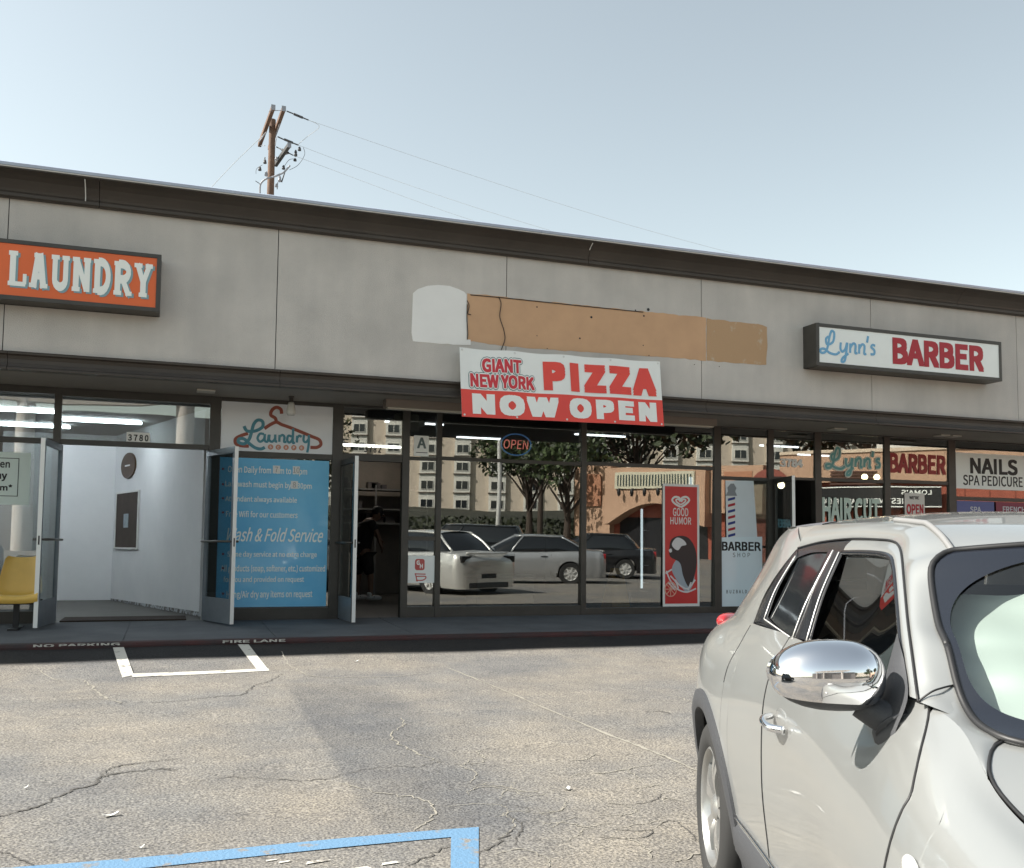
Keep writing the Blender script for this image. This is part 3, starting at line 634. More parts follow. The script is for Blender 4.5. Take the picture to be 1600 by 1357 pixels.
# white laundry poster with the hanger logo
def board(name, x0, x1, z0, z1, Y, m, parent=None, th=.006): return MB().box(x0, x1, Y, Y + th, z0, z1).build(name, m, parent)
m_pgrey = mat('pale poster film', (.74, .77, .80), .4, coat=.5, var=.04)
lp = empty('laundry_logo_poster', (1.25, IN, 2.13), 'pale window film with clothes hanger logo and blue script Laundry above the blue panel', 'poster')
board('poster_sheet', .556, 1.955, 2.128, 2.75, IN + .004, m_pgrey, lp)
m_rust = mat('rust brown ink', (.30, .075, .045), .5); 
LY = IN + .0005
def pxs(pts, Y): return [(P(x, y, Y)[0], P(x, y, Y)[2]) for x, y in pts]
o8 = lambda pts: [(340 + x / 8, 600 + y / 8) for x, y in pts]
mb = MB(); I2 = lambda a, b, d: (a, LY + d, b)
for k in [[(800, 375), (790, 320), (735, 295), (680, 330), (665, 390), (720, 430), (735, 480)], [(585, 560), (660, 510), (735, 480), (800, 510), (900, 545), (1050, 605), (1180, 660), (1270, 700), (1290, 760), (1240, 795), (1160, 795)], [(380, 620), (290, 650), (225, 690), (230, 750), (300, 775), (390, 780)]]:
    stroke(mb, pxs(o8(k), LY), .042, I2)
mb.build('hanger_logo', m_rust, lp)
mb = MB()
for i, k in enumerate([[(330, 530), (370, 590), (470, 590), (560, 540), (560, 470), (500, 455), (450, 510), (420, 620), (390, 700), (330, 750), (262, 730), (270, 690), (330, 690), (400, 750), (470, 800), (540, 815), (590, 795)],
          [(580, 630), (530, 625), (500, 680), (530, 725), (580, 690), (590, 630), (590, 710), (625, 720), (640, 640)], [(650, 635), (645, 700), (680, 725), (715, 690), (720, 635), (722, 715), (745, 720)], [(775, 640), (770, 725)], [(772, 665), (810, 640), (835, 665), (832, 725), (860, 725)], [(925, 660), (885, 650), (870, 700), (895, 735), (935, 690), (945, 560), (940, 730), (965, 730)],
          [(995, 650), (990, 735)], [(992, 680), (1020, 650), (1050, 665)], [(1080, 640), (1075, 710), (1105, 730), (1140, 690)], [(1140, 640), (1138, 760), (1120, 860)]]):
    stroke(mb, pxs(o8(k), LY), .030 if i else .040, lambda a, b, d, i=i: (a, LY - .002 + d - .0003 * (i % 4), b))
mb.build('script_lettering', m_teal, lp)
mb = MB(); mc = MB()
for i, ch in enumerate('SCAPE'):
    c = P(340 + (662 + 97 * i) / 8, 600 + (790 + 3 * i) / 8, LY); mb.lathe([(.034, -.001), (.034, .003)], (c[0], LY, c[2]), 'y', 16)
    text(mc, ch, c[0] - .012, c[0] + .012, c[2] - .016, c[2] + .016, LY - .003, bold=.02, th=.0015)
mb.build('logo_disc', mat('faded orange ink', (.55, .25, .16), .5), lp); mc.build('small_lettering', m_pgrey, lp)

# blue service panel
bp = empty('service_poster', (1.25, IN, .16), 'tall blue window panel listing laundry hours and services in white', 'poster')
m_pblue = mat('blue poster film', (.085, .43, .74), .35, coat=.6, col2=(.19, .56, .82), vscale=1.1)
px0 = X(345, 800, IN + .004)
board('poster_sheet', .556, 1.92, .16, 2.04, IN + .004, m_pblue, bp)
rows = [('Open Daily from 7am to 10pm', 356, 480, 727.5, 743), ('Last wash must begin by 8:30pm', 352, 487, 751, 765), ('Attendant always available', 352, 464, 774, 787), ('Free Wifi for our customers', 353, 465, 797, 809),
        ('Same day service at no extra charge', 355, 495, 860, 873), ('All products (soap, softener, etc.) customized', 345, 508, 881, 896), ('for you and provided on request', 349, 475, 899, 912), ('Hang/Air dry any items on request', 354, 488, 921, 937)]
mb = MB()
for s, a, b, t, u in rows: ptext(mb, s, a, b, t + 2, u, IN + .001, bold=.012, th=.002)
ptext(mb, 'Wash & Fold Service', 354, 505, 825, 847, IN + .001, bold=.012, th=.002, shear=.38)
mb.build('lettering', m_letter, bp)
for x, y in [(432, 734), (463, 735), (460, 758)]: c = P(x, y, IN - .0005); MB().box(c[0] - .045, c[0] + .045, IN - .0005, IN, c[2] - .05, c[2] + .05).build('hours_sticker', m_white, bp)
m_dig = mat('grey digits', (.3, .3, .3), .5)
for s, x, y in [('7', 432, 734), ('10', 463, 735), ('8', 460, 758)]: c = P(x, y, IN - .001); mc = MB(); text(mc, s, c[0] - .02 * len(s), c[0] + .02 * len(s), c[2] - .035, c[2] + .035, IN - .0022, bold=0, th=.001); mc.build('hours_digits', m_dig, bp)
m_dot = mat('dark red dot', (.25, .06, .08), .5)
for y in (733, 757, 779, 801, 866, 888, 928): c = P(351, y, IN); mb = MB(); mb.lathe([(.016, -.001), (.016, .003)], (c[0] - .02, IN + .001, c[2]), 'y', 10); mb.build('bullet_dot', m_dot, bp)

# sign in the left window
wy = IN; a0, a1 = X(-60, 745, wy), X(47, 745, wy); b0, b1 = Z(20, 789, wy), Z(20, 707, wy)
ws = empty('window_notice', (a0, wy, b0), 'pale green printed notice in the window left of the laundry doors', 'notice')
board('notice_sheet', a0, a1, b0, b1, wy + .004, mat('pale green paper', (.66, .74, .68), .6), ws)
mb = MB(); fx0, fx1, fz0, fz1 = a0 + .08, X(29, 745, wy), Z(20, 776, wy), Z(20, 716, wy)
for u in [(fx0, fx1, fz1 - .008, fz1), (fx0, fx1, fz0, fz0 + .008), (fx1 - .008, fx1, fz0, fz1), (fx0, fx0 + .008, fz0, fz1)]: mb.box(u[0], u[1], wy + .002, wy + .0035, u[2], u[3])
mb.build('notice_border', m_black, ws)
mb = MB()
for s, u, v, t, w in [('een', -8, 15.5, 722, 731), ('ny', -6, 11, 740, 752), ('em*', -9, 19, 757, 767)]: ptext(mb, s, u, v, t, w, wy + .001, bold=.03, th=.002)
mb.build('lettering', m_black, ws)

# pizza shop windows
hg = empty('health_grade_card', (X(658, 700, IN), IN, 2.17), 'white card with a grey letter A in the narrow pizza shop window', 'card')
board('card_sheet', X(647, 700, IN), X(670, 700, IN), Z(658, 713, IN), Z(658, 681, IN), IN + .004, m_signwhite, hg)
ptext(MB(), 'A', 652, 666, 684, 701, IN + .001, bold=.03, th=.002).build('lettering', mat('grey green ink', (.12, .16, .16), .5), hg)
mb = MB(); mb.box(X(650, 706, IN), X(668, 706, IN), IN + .002, IN + .003, Z(658, 708, IN), Z(658, 707, IN)); mb.build('printed_line', m_black, hg)
gh = empty('pizzeria_logo_sticker', (X(657, 890, IN), IN, .5), 'white sticker with a red rounded GH emblem low in the narrow window', 'sticker')
board('sticker_sheet', X(637.5, 890, IN), X(679, 890, IN), Z(657, 911, IN), Z(657, 868.5, IN), IN + .004, m_signwhite, gh)
m_ghred = mat('faded red emblem', (.52, .10, .09), .5)
mb = MB(); c = P(656, 882.5, IN); hw, hh = .066, .075
cor = [(sx * (hw - .03) + .03 * math.cos(R_(t + 90 * k)), sz * (hh - .03) + .03 * math.sin(R_(t + 90 * k))) for k, (sx, sz) in enumerate([(1, 1), (-1, 1), (-1, -1), (1, -1)]) for t in (0, 30, 60, 90)]
mb.prism_xz([(c[0] + a, c[2] + b) for a, b in cor], IN + .001, IN + .003)
c2 = P(660, 900, IN)
for k in [[(648, 897), (665, 897.5)], [(650, 901), (664, 901), (665, 904), (660, 907), (650, 907)], [(649, 896), (652, 909)]]: stroke(mb, pxs(k, IN), .014, lambda a, b, d: (a, IN + .002 + d, b))
mb.build('emblem', m_ghred, gh)
mb = MB(); text(mb, 'G', c[0] - .045, c[0] - .002, c[2] - .005, c[2] + .055, IN - .0005, bold=.04, th=.001); text(mb, 'H', c[0] + .0, c[0] + .042, c[2] - .05, c[2] + .01, IN - .0005, bold=.04, th=.001); mb.build('emblem_lettering', m_signwhite, gh)
# OPEN sign
oc = P(805, 695.5, IN + .06); orx, orz = .245, .165
on = empty('open_sign', tuple(oc), 'dark oval neon OPEN sign with a blue rim hanging in the pizza shop window', 'sign')
mb = MB(); mb.prism_xz([(oc[0] + orx * math.cos(t), oc[2] + orz * math.sin(t)) for t in np.linspace(0, 2 * math.pi, 40, endpoint=False)], IN + .03, IN + .07); mb.build('backing', m_black, on, bevel=.006)
ring = lambda f: [(oc[0] + f * orx * math.cos(t), IN + .022, oc[2] + f * orz * math.sin(t)) for t in np.linspace(0, 2 * math.pi, 49)]
mb = MB(); mb.tube(ring(.90), .008, 8); mb.build('blue_tube', mat('blue neon tube', (.10, .28, .62), .3, emit=.14), on, smooth=True)
mb = MB(); mb.tube(ring(.97), .006, 6); mb.build('rim', mat('grey rim', (.35, .38, .40), .4), on, smooth=True)
mb = MB(); text(mb, 'OPEN', oc[0] - .185, oc[0] + .185, oc[2] - .062, oc[2] + .068, IN + .018, bold=.0, th=.006, shear=.12); mb.build('lettering', mat('red neon letters', (.80, .22, .18), .3, emit=.32), on)
mb = MB()
for s in (-1, 1): mb.tube([(oc[0] + s * .12, IN + .05, oc[2] + .14), (oc[0] + s * .02, IN + .05, 2.775)], .003, 5)
mb.build('hanging_cord', m_black, on)
# tall ice cream sign
gx0, gx1 = X(1036, 850, IN), X(1093, 850, IN); gz0, gz1 = .10, Z(1064, 757, IN)
gp = empty('ice_cream_poster', ((gx0 + gx1) / 2, IN, gz0), 'tall red ice cream poster with a heart emblem and a cone, bordered white', 'poster')
board('poster_sheet', gx0, gx1, gz0, gz1, IN + .006, m_white, gp)
MB().box(gx0 + .035, gx1 - .035, IN + .0045, IN + .0058, gz0 + .04, gz1 - .035).build('red_panel', mat('red poster ink', (.52, .025, .028), .4, col2=(.60, .05, .04), vscale=1.0), gp, bevel=0)
gcx = (gx0 + gx1) / 2
o4 = lambda pts: [(900 + x / 4, 660 + y / 4) for x, y in pts]
mb = MB()
for w, k in [(.03, [(655, 530), (620, 510), (602, 487), (618, 468), (645, 472), (655, 490), (665, 472), (692, 468), (708, 487), (690, 510), (657, 532)]), (.022, [(655, 516), (632, 500), (626, 486), (640, 482), (652, 497)]), (.022, [(656, 516), (680, 500), (686, 486), (672, 482), (658, 498)])]:
    stroke(mb, pxs(o4(k), IN), w, lambda a, b, d: (a, IN + .003 + d, b))
ptext(mb, 'GOOD', 1051.5, 1075.5, 794, 807, IN + .002, bold=.01, th=.0015); ptext(mb, 'HUMOR', 1047.5, 1080, 808.5, 820, IN + .002, bold=.01, th=.0015)
mb.build('lettering', m_white, gp)
def blob(mb, pts, d, mi=0, n=6):
    c = [tuple(p) for p in cr(pts, n, True)]; c = pxs(o4(c), IN); mb.prism_xz(c, IN + d, IN + d + .0012, mi)
mb = MB(); blob(mb, [(600, 920), (640, 850), (700, 860), (740, 940), (730, 1020), (690, 1060), (640, 1000)], .0032); mb.build('cone_sleeve', mat('pale blue grey print', (.35, .40, .45), .5), gp)
mb = MB(); blob(mb, [(585, 780), (600, 730), (650, 710), (705, 725), (745, 790), (755, 880), (735, 980), (705, 1030), (670, 960), (650, 880), (590, 840)], .0018); mb.build('chocolate_cone', mat('dark chocolate print', (.035, .022, .022), .5), gp)
mb = MB(); blob(mb, [(600, 760), (630, 722), (670, 735), (690, 765), (660, 775), (640, 800), (615, 790)], .0006); blob(mb, [(580, 800), (595, 790), (600, 808), (588, 815)], .0006)
for k in [[(565, 930), (590, 990), (630, 1040), (690, 1062), (750, 1040)], [(590, 960), (625, 1000), (640, 1040)], [(600, 920), (560, 945)], [(620, 985), (650, 1020), (700, 1040), (745, 985)], [(575, 1000), (620, 1050)], [(700, 1050), (720, 1000)]]: stroke(mb, pxs(o4(k), IN), .022, lambda a, b, d: (a, IN + .0004 + d, b))
mb.build('whipped_swirl', mat('pale print', (.66, .64, .64), .5), gp)
mb = MB(); wc = P(1048, 921, IN)
for t in range(8): mb.tube([(wc[0], IN + .0025, wc[2]), (wc[0] + .09 * math.cos(t * .785), IN + .0025, wc[2] + .1 * math.sin(t * .785))], .006, 5)
mb.tube([(wc[0] + .095 * math.cos(t), IN + .0025, wc[2] + .105 * math.sin(t)) for t in np.linspace(0, 2 * math.pi, 25)], .008, 5)
mb.build('wheel_print', mat('peach print', (.72, .40, .30), .5), gp)

# barber windows
b1 = empty('barber_pole_poster', (8.2, IN, .9), 'tall pale poster with a striped barber pole behind the BARBER SHOP card', 'poster')
mb = MB(); mb.prism_xz(pxs([(1134, 751), (1178, 751.5), (1184, 842), (1136, 842)], IN), IN + .010, IN + .014); mb.build('poster_sheet', mat('pale blue paper', (.72, .79, .83), .5, coat=.4, var=.06), b1)
pole = lambda t: (P(1143.5, 775 + t * 66, IN)[0], P(1143.5, 775 + t * 66, IN)[2])
pc, pw = pole(.5)[0], .062; mb = MB(); z0, z1 = pole(1)[1], pole(0)[1]; MB().box(pc - pw, pc + pw, IN + .007, IN + .009, z0, z1).build('pole_print', m_white, b1)
mr, mbl, mk = MB(), MB(), MB(); n = 7
for i in range(n):
    zc = z0 + (z1 - z0) * (i + .1) / n; h = (z1 - z0) / n * .42
    (mr if i % 2 else mbl).prism_xz([(pc - pw, zc), (pc + pw, min(zc + h * .8, z1)), (pc + pw, min(zc + h * 1.8, z1)), (pc - pw, min(zc + h, z1))], IN + .0055, IN + .0068)
mr.build('red_stripe', m_dkred, b1); mbl.build('blue_stripe', mat('navy stripe', (.02, .04, .22), .5), b1)
mk.prism_xz(pxs([(1134, 775), (1138, 768), (1137, 762), (1142, 756), (1147, 756), (1151, 763), (1149, 768), (1152, 775)], IN), IN + .0055, IN + .0068); mk.build('pole_cap', mat('grey cap print', (.25, .27, .29), .5), b1)
b2 = empty('barber_shop_card', (8.2, IN, .1), 'large pale blue card reading BARBER SHOP at the foot of the window', 'poster')
mb = MB(); mb.prism_xz(pxs([(1126, 840), (1191, 839), (1191, 949), (1125, 949)], IN), IN + .0018, IN + .005); mb.build('card_sheet', mat('pale blue card', (.74, .85, .90), .5, coat=.4, var=.05), b2)
mb = MB(); ptext(mb, 'BARBER', 1128, 1189, 847, 861, IN + .0006, bold=.03, th=.001, font='mono'); mb.build('lettering', m_black, b2)
mb = MB(); ptext(mb, 'SHOP', 1145, 1172, 864, 871, IN + .0006, bold=0, th=.001, space=1.2); ptext(mb, 'BUZBALD', 1135, 1167, 922, 927.5, IN + .0006, bold=.02, th=.001, space=1.3); mb.build('small_lettering', mat('grey ink', (.13, .15, .17), .5), b2)
m_ltteal = mat('pale teal lettering', (.30, .50, .48), .5)
wl = empty('window_script', (10.2, OUT, 2.2), 'teal script name with pale outline painted on the barber shop transom', 'lettering')
mb = MB(); script(mb, LYNN, X(1291, 727, OUT), X(1375, 722, OUT), Z(1335, 743, OUT), Z(1335, 702, OUT), OUT - .001, .075, th=.0008); mb.build('lettering_outline', mat('pale outline', (.62, .66, .58), .5), wl)
mb = MB(); script(mb, LYNN, X(1291, 727, OUT), X(1375, 722, OUT), Z(1335, 743, OUT), Z(1335, 702, OUT), OUT - .004, .038, th=.0008); mb.build('lettering', mat('teal paint', (.13, .34, .33), .5), wl)
decal('window_lettering', 'red BARBER lettering painted across the barber shop transom', 'lettering', lambda m_: ptext(m_, 'BARBER', 1390, 1478, 710, 740.5, OUT - .002, bold=.045, th=.0015), mat('red window paint', (.34, .03, .03), .5))
decal('window_lettering', 'big pale green HAIR CUT lettering on the barber shop window', 'lettering', lambda m_: ptext(m_, 'HAIR CUT', 1285, 1375, 778, 817, OUT - .002, bold=.04, th=.0015), mat('pale green window paint', (.50, .62, .54), .5))
decal('window_stripe', 'teal painted stripe under the HAIR CUT lettering', 'stripe', lambda m_: m_.box(X(1280.5, 822, OUT), X(1375, 822, OUT), OUT - .003, OUT - .0015, Z(1330, 826, OUT), Z(1330, 818.5, OUT)), m_teal)
wo = empty('open_card', (11.5, IN, 1.6), 'small white card with red OPEN lettering in the barber shop window', 'card')
board('card_sheet', X(1414, 790, IN), X(1445, 790, IN), Z(1429, 808, IN), Z(1429, 771, IN), IN + .004, mat('cream card', (.66, .63, .58), .6), wo)
ptext(MB(), 'OPEN', 1416.5, 1443, 788, 804, IN + .001, bold=.04, th=.002).build('lettering', m_dkred, wo)
ptext(MB(), "WE'RE", 1421, 1436, 775.5, 780.5, IN + .001, bold=.03, th=.002).build('small_lettering', m_black, wo)
nb = empty('nails_banner', (13.5, OUT, 1.9), 'white banner reading NAILS SPA PEDICURE across the right-hand window', 'banner')
n0, n1 = X(1490, 740, OUT), X(1489, 740, OUT) + 2.55
board('banner_sheet', n0, n1, Z(1540, 765, OUT), Z(1540, 709.5, OUT), OUT - .006, m_signwhite, nb)
mb = MB(); ptext(mb, 'NAILS', 1516, 1590, 717, 742, OUT - .0085, bold=.035, th=.002); ptext(mb, 'SPA PEDICURE', 1505, 1598, 744, 760, OUT - .0085, bold=.015, th=.002); mb.build('lettering', m_black, nb)
for w, lab, a, b, ca, u, v in [('SPA', 'violet blue strip reading SPA under the nails banner', 1495, 1553, (.10, .12, .30), 1516, 1533), ('FRENCH', 'maroon strip reading FRENCH under the nails banner', 1556, 1625, (.22, .03, .06), 1567, 1602)]:
    s = empty('service_strip', (X(a, 797, OUT), OUT, 1.5), lab, 'sign'); board('strip_sheet', X(a, 797, OUT), X(b, 797, OUT), Z(1540, 808, OUT), Z(1540, 784, OUT), OUT - .006, mat(w + ' strip', ca, .5), s)
    ptext(MB(), w, u, v, 792, 801, OUT - .0085, bold=.02, th=.002).build('lettering', mat(w + ' ink', (.55, .56, .60), .5), s)
# ------------------------------------------------------------------ small things around the shops
ch = empty('plastic_chair', (X(28, 930, 12.0), 12.1, -.02), 'yellow moulded plastic chair on a dark post left of the laundry doors', 'chair')
cx = X(27, 920, 11.95); hwid = .235
prof = [(11.72, .285), (11.71, .335), (11.78, .365), (11.92, .345), (12.06, .335), (12.16, .37), (12.20, .48), (12.235, .62), (12.26, .74), (12.275, .775)]
pf = cr(prof, 4); A, B = [], []
for i, p in enumerate(pf):
    t = i / (len(pf) - 1); wv_ = hwid * (1.0 if t < .55 else 1 - .42 * ((t - .55) / .45) ** 1.4)
    r1, r2 = [], []
    for s in np.linspace(-1, 1, 17):
        e = abs(s) ** 3; lift = .05 * e * (1 if .1 < t < .7 else .3); fw = -.05 * e * (t > .5)
        r1.append((cx + s * wv_, p[1 - 1] + fw, p[1] + lift)); r2.append((cx + s * wv_ * .985, p[0] + fw + .008, p[1] + lift - .008))
    A.append(r1); B.append(r2)
mb = MB(); mb.grid(A); mb.grid(B); mb.build('seat_shell', m_yellow, ch, smooth=True, fix=False)
mb = MB(); mb.box(cx - .9, cx + .26, 11.93, 11.99, .255, .315); mb.build('beam', m_black, ch)
mb = MB(); mb.box(cx - .03, cx + .03, 11.94, 11.98, -.01, .256); mb.build('leg', m_black, ch)
mb = MB(); mb.box(cx - .05, cx + .05, 11.72, 12.22, -.022, .006); mb.build('foot', m_black, ch)

mt = MB(); mt.box(-1.22, .22, 12.72, 13.35, -.006, .012); tag(mt.build('door_mat', mat('dark brown mat', (.045, .028, .02), .9, var=.3, bump=.4, bscale=120), bevel=.004), 'dark brown doormat inside the open laundry doors', 'mat')
def onwall(px, py, A, B):
    d = ray(px, py); n = np.array([-(B - A)[1], (B - A)[0], 0]); t = (np.array([*A, EYE[2]]) - EYE) @ n / (d @ n); return EYE + t * d
wdir = np.array([*(B_ - A_), 0]); wdir /= np.linalg.norm(wdir); wn = -np.array([*nn, 0])
def wallplate(mb, c, hw, hh, th, off=.004, mi=0): mb.obox(c + wn * (off + th / 2), wdir * hw, wn * th / 2, [0, 0, hh], mi)
c = onwall(202.5, 728, A_, B_); e1 = onwall(213.5, 728, A_, B_); hw = np.linalg.norm(e1 - c); hh = onwall(202.5, 708, A_, B_)[2] - c[2]
ck = empty('wall_clock', tuple(c), 'oval brown wooden plaque high on the white laundry wall', 'plaque')
mb = MB(); pts = [c + wdir * hw * math.cos(t) + np.array([0, 0, hh * math.sin(t)]) for t in np.linspace(0, 2 * math.pi, 32, endpoint=False)]
fr = [p + wn * .03 for p in pts]; bk = [p + wn * .003 for p in pts]; k = len(pts); mb.add(fr + bk, [tuple(range(k))] + [(i, (i + 1) % k, k + (i + 1) % k, k + i) for i in range(k)])
mb.build('plaque_board', mat('dark wood', (.085, .045, .022), .5, var=.4, vscale=14), ck, bevel=.006)
mb = MB(); mb.obox(c + wn * .034, wdir * hw * .35, wn * .002, [0, 0, .012]); mb.build('nameplate', m_alum, ck)
c = onwall(200, 813, A_, B_); hw = np.linalg.norm(onwall(218, 813, A_, B_) - onwall(183, 813, A_, B_)) / 2; hh = (onwall(200, 768, A_, B_)[2] - onwall(200, 858, A_, B_)[2]) / 2
nbd = empty('notice_board', tuple(c), 'tall framed dark brown notice board with one paper on the white laundry wall', 'notice board')
mb = MB(); wallplate(mb, c, hw - .02, hh - .02, .02); mb.build('board', mat('dark cork', (.07, .052, .042), .8, var=.25), nbd)
mb = MB()
for s in (-1, 1): mb.obox(c + wn * .018 + wdir * s * (hw - .012), wdir * .014, wn * .014, [0, 0, hh]); mb.obox(c + wn * .018 + np.array([0, 0, s * (hh - .012)]), wdir * (hw - .027), wn * .014, [0, 0, .014])
mb.build('frame', m_alum, nbd)
mb = MB(); wallplate(mb, onwall(199.5, 814, A_, B_), .13, .11, .004, .026); mb.build('paper', mat('printed paper', (.36, .42, .46), .6, col2=(.2, .24, .28), vscale=14), nbd)

pc_ = P(455, 632, 12.15)
pd = empty('pendant_lamp', (pc_[0], pc_[1], 2.80), 'bare white glass jar lamp hanging from the soffit above the laundry poster', 'lamp')
mb = MB(); mb.lathe([(.035, 2.80), (.035, 2.785), (.012, 2.78), (.012, P(455, 620, 12.15)[2]), (.026, P(455, 621, 12.15)[2]), (.028, P(455, 630, 12.15)[2]), (.03, P(455, 631, 12.15)[2])], (pc_[0], pc_[1], 0), 'z', 14); mb.build('stem', m_bronze, pd, smooth=True, angle=40)
z0, z1 = P(455, 650, 12.15)[2], P(455, 629, 12.15)[2]; h = z1 - z0
mb = MB(); mb.lathe([(.0, z0), (.045, z0 + .006), (.056, z0 + .03), (.054, z0 + .45 * h), (.044, z0 + .8 * h), (.034, z1)], (pc_[0], pc_[1], 0), 'z', 18); mb.build('glass_jar', mat('opal glass', (.62, .62, .58), .25), pd, smooth=True)

fl = P(635, 660, GY + .16)
fo = empty('emergency_light', tuple(fl), 'pale twin-headed emergency light behind the frame beside the grade card', 'light')
mb = MB(); mb.box(X(616.5, 660, GY + .16), X(654, 660, GY + .16), GY + .12, GY + .22, Z(635, 674, GY + .16), Z(635, 647.5, GY + .16)); mb.build('housing', mat('cream housing', (.52, .50, .45), .5), fo, bevel=.02)
for px in (614, 658):
    q_ = P(px, 662, GY + .17); mb = MB(); mb.ell(q_, (.055, .05, .055)); mb.build('lamp_head', m_white, fo, smooth=True)

def lit_globe(px, py, Y, lab, r=.06):
    q_ = P(px, py, Y); t = empty('globe_lamp', tuple(q_), lab, 'lamp', 'globe lamps inside the barber shop')
    mb = MB(); mb.ell(q_, (r, r, r)); mb.build('globe', m_warm, t, smooth=True)
    mb = MB(); mb.tube([q_ + [0, 0, r * .9], (q_[0], q_[1], 2.8)], .008, 6); mb.build('rod', m_black, t)
lit_globe(1220.5, 758.5, 14.4, 'lit warm globe lamp seen through the barber shop doorway'); lit_globe(1351, 745.5, 14.2, 'lit warm globe lamp behind the teal script, left of a pair', .055); lit_globe(1370, 746, 14.2, 'lit warm globe lamp behind the teal script, right of a pair', .055)
bpz = P(1399, 798, 12.95)
bpo = empty('barber_pole', (bpz[0], bpz[1], 0), 'barber pole with a white globe top just above the car roof', 'barber pole')
mb = MB(); mb.ell(bpz, (.083, .083, .088)); mb.build('globe', mat('white globe', (.75, .76, .76), .3), bpo, smooth=True)
mb = MB(); mb.lathe([(.05, -.085), (.065, -.13), (.075, -.18), (.075, -.20)], bpz, 'z', 18); mb.build('cap', m_alum, bpo, smooth=True, angle=40)
mb = MB(); mb.lathe([(.06, -.20), (.06, -.95), (.075, -.95), (.075, -1.08)], bpz, 'z', 18); mb.build('striped_cylinder', m_white, bpo, smooth=True, angle=40)
mb = MB()
for k in range(3): mb.tube([(bpz[0] + .061 * math.cos(t * 6 + k * 2.1), bpz[1] + .061 * math.sin(t * 6 + k * 2.1), bpz[2] - .21 - .73 * t) for t in np.linspace(0, 1, 40)], .010, 5)
mb.build('spiral_stripe', m_dkred, bpo, smooth=True)
mb = MB(); mb.lathe([(.14, .0), (.14, .03), (.03, .05), (.03, bpz[2] - 1.08)], (bpz[0], bpz[1], -.006), 'z', 16); mb.build('stand', m_alum, bpo)
a, b = P(1473.5, 756, 12.9), P(1508, 870, 12.9)
o = MB(); o.tube([a, b, (b[0] + .22, b[1], 0)], .018, 8); tag(o.build('white_rod', m_white, smooth=True), 'white rod leaning inside the window left of the nails banner', 'rod')
ns = empty('neon_sign', tuple(P(1226, 818, 13.6)), 'dim teal barber sign seen from behind through the open door', 'sign')
mb = MB(); ptext(mb, 'BARBER', 1214, 1239, 812, 824.5, 13.6, bold=.01, th=.006, mirror=True); mb.build('lettering', mat('dim teal tube', (.10, .20, .22), .4, emit=.4), ns)
mb = MB(); q0, q1 = P(1212, 818, 13.62), P(1241, 818, 13.62); mb.box(q0[0], q1[0], 13.612, 13.63, Z(1226, 826, 13.62), Z(1226, 810, 13.62)); mb.build('backing', m_black, ns)
mb = MB()
for q_ in (q0, q1): mb.tube([(q_[0] * .98 + .02 * (q0[0] + q1[0]) / 2, 13.62, 2.8), (q_[0] * .98 + .02 * (q0[0] + q1[0]) / 2, 13.62, Z(1226, 812, 13.62))], .003, 5)
mb.build('hanging_cord', m_black, ns)

# inside the pizza shop
def cab(name, lab, cat, x0, x1, y0, y1, z0, z1): return empty(name, ((x0 + x1) / 2, (y0 + y1) / 2, z0), lab, cat)
fx0, fx1 = X(1001, 850, 14.6), X(1034, 850, 14.6)
cb = cab('drinks_cooler', 'black glass-door drinks cooler with a lit tube behind the pizza window', 'cooler', fx0, fx1, 14.6, 15.2, 0, 2)
zt_ = Z(1015, 770, 14.6)
mb = MB(); mb.box(fx0 - .04, fx0, 14.6, 15.2, 0, zt_); mb.box(fx1, fx1 + .04, 14.6, 15.2, 0, zt_); mb.box(fx0, fx1, 15.16, 15.2, 0, zt_); mb.box(fx0, fx1, 14.6, 15.16, 0, .22); mb.box(fx0, fx1, 14.6, 15.16, zt_ - .25, zt_); mb.build('cabinet', m_black, cb)
mb = MB(); mb.tube([(fx0 + .05, 14.66, .27), (fx0 + .05, 14.66, zt_ - .28)], .022, 8); mb.build('lit_tube', mat('cool lit tube', (.85, .95, 1.0), .5, emit=.9), cb)
for k in range(4):
    z = .35 + k * (zt_ - .7) / 4; mb = MB(); mb.box(fx0 + .001, fx1 - .001, 14.7, 15.15, z, z + .012); mb.build('shelf', m_alum, cb)
    mb = MB()
    for j in range(4):
        xx = fx0 + .1 + j * (fx1 - fx0 - .15) / 3.6; mb.lathe([(.035, z + .013), (.035, z + .16), (.012, z + .2), (.012, z + .23)], (xx, 14.85, 0), 'z', 10)
    mb.build('bottle_row', mat('dim bottles', (.05, .12, .12), .3, col2=(.16, .10, .05), vscale=4), cb)
zf1 = Z(1103, 736, 13.0); ux0, ux1 = X(1094, 850, 13.0), 7.66
uf = cab('upright_freezer', 'pale blue upright freezer just right of the red ice cream poster', 'freezer', ux0, ux1, 13.0, 13.6, 0, 2)
mb = MB(); mb.box(ux0, ux1, 13.0, 13.7, 0, 2.08); mb.build('cabinet', mat('pale blue enamel', (.30, .42, .50), .35), uf, bevel=.02)
mb = MB(); mb.box(ux1 - .16, ux1 - .10, 12.985, 12.999, .1, 2.05); mb.build('lit_edge', mat('pale lit edge', (.75, .88, .95), .4, emit=.5), uf)
wf = empty('wet_floor_sign', tuple(P(967, 948, 13.1)), 'yellow folding wet floor sign standing inside the pizza window', 'floor sign')
a, b = P(957, 948, 13.05), P(975, 948, 13.05); tz = Z(970, 888, 13.2)
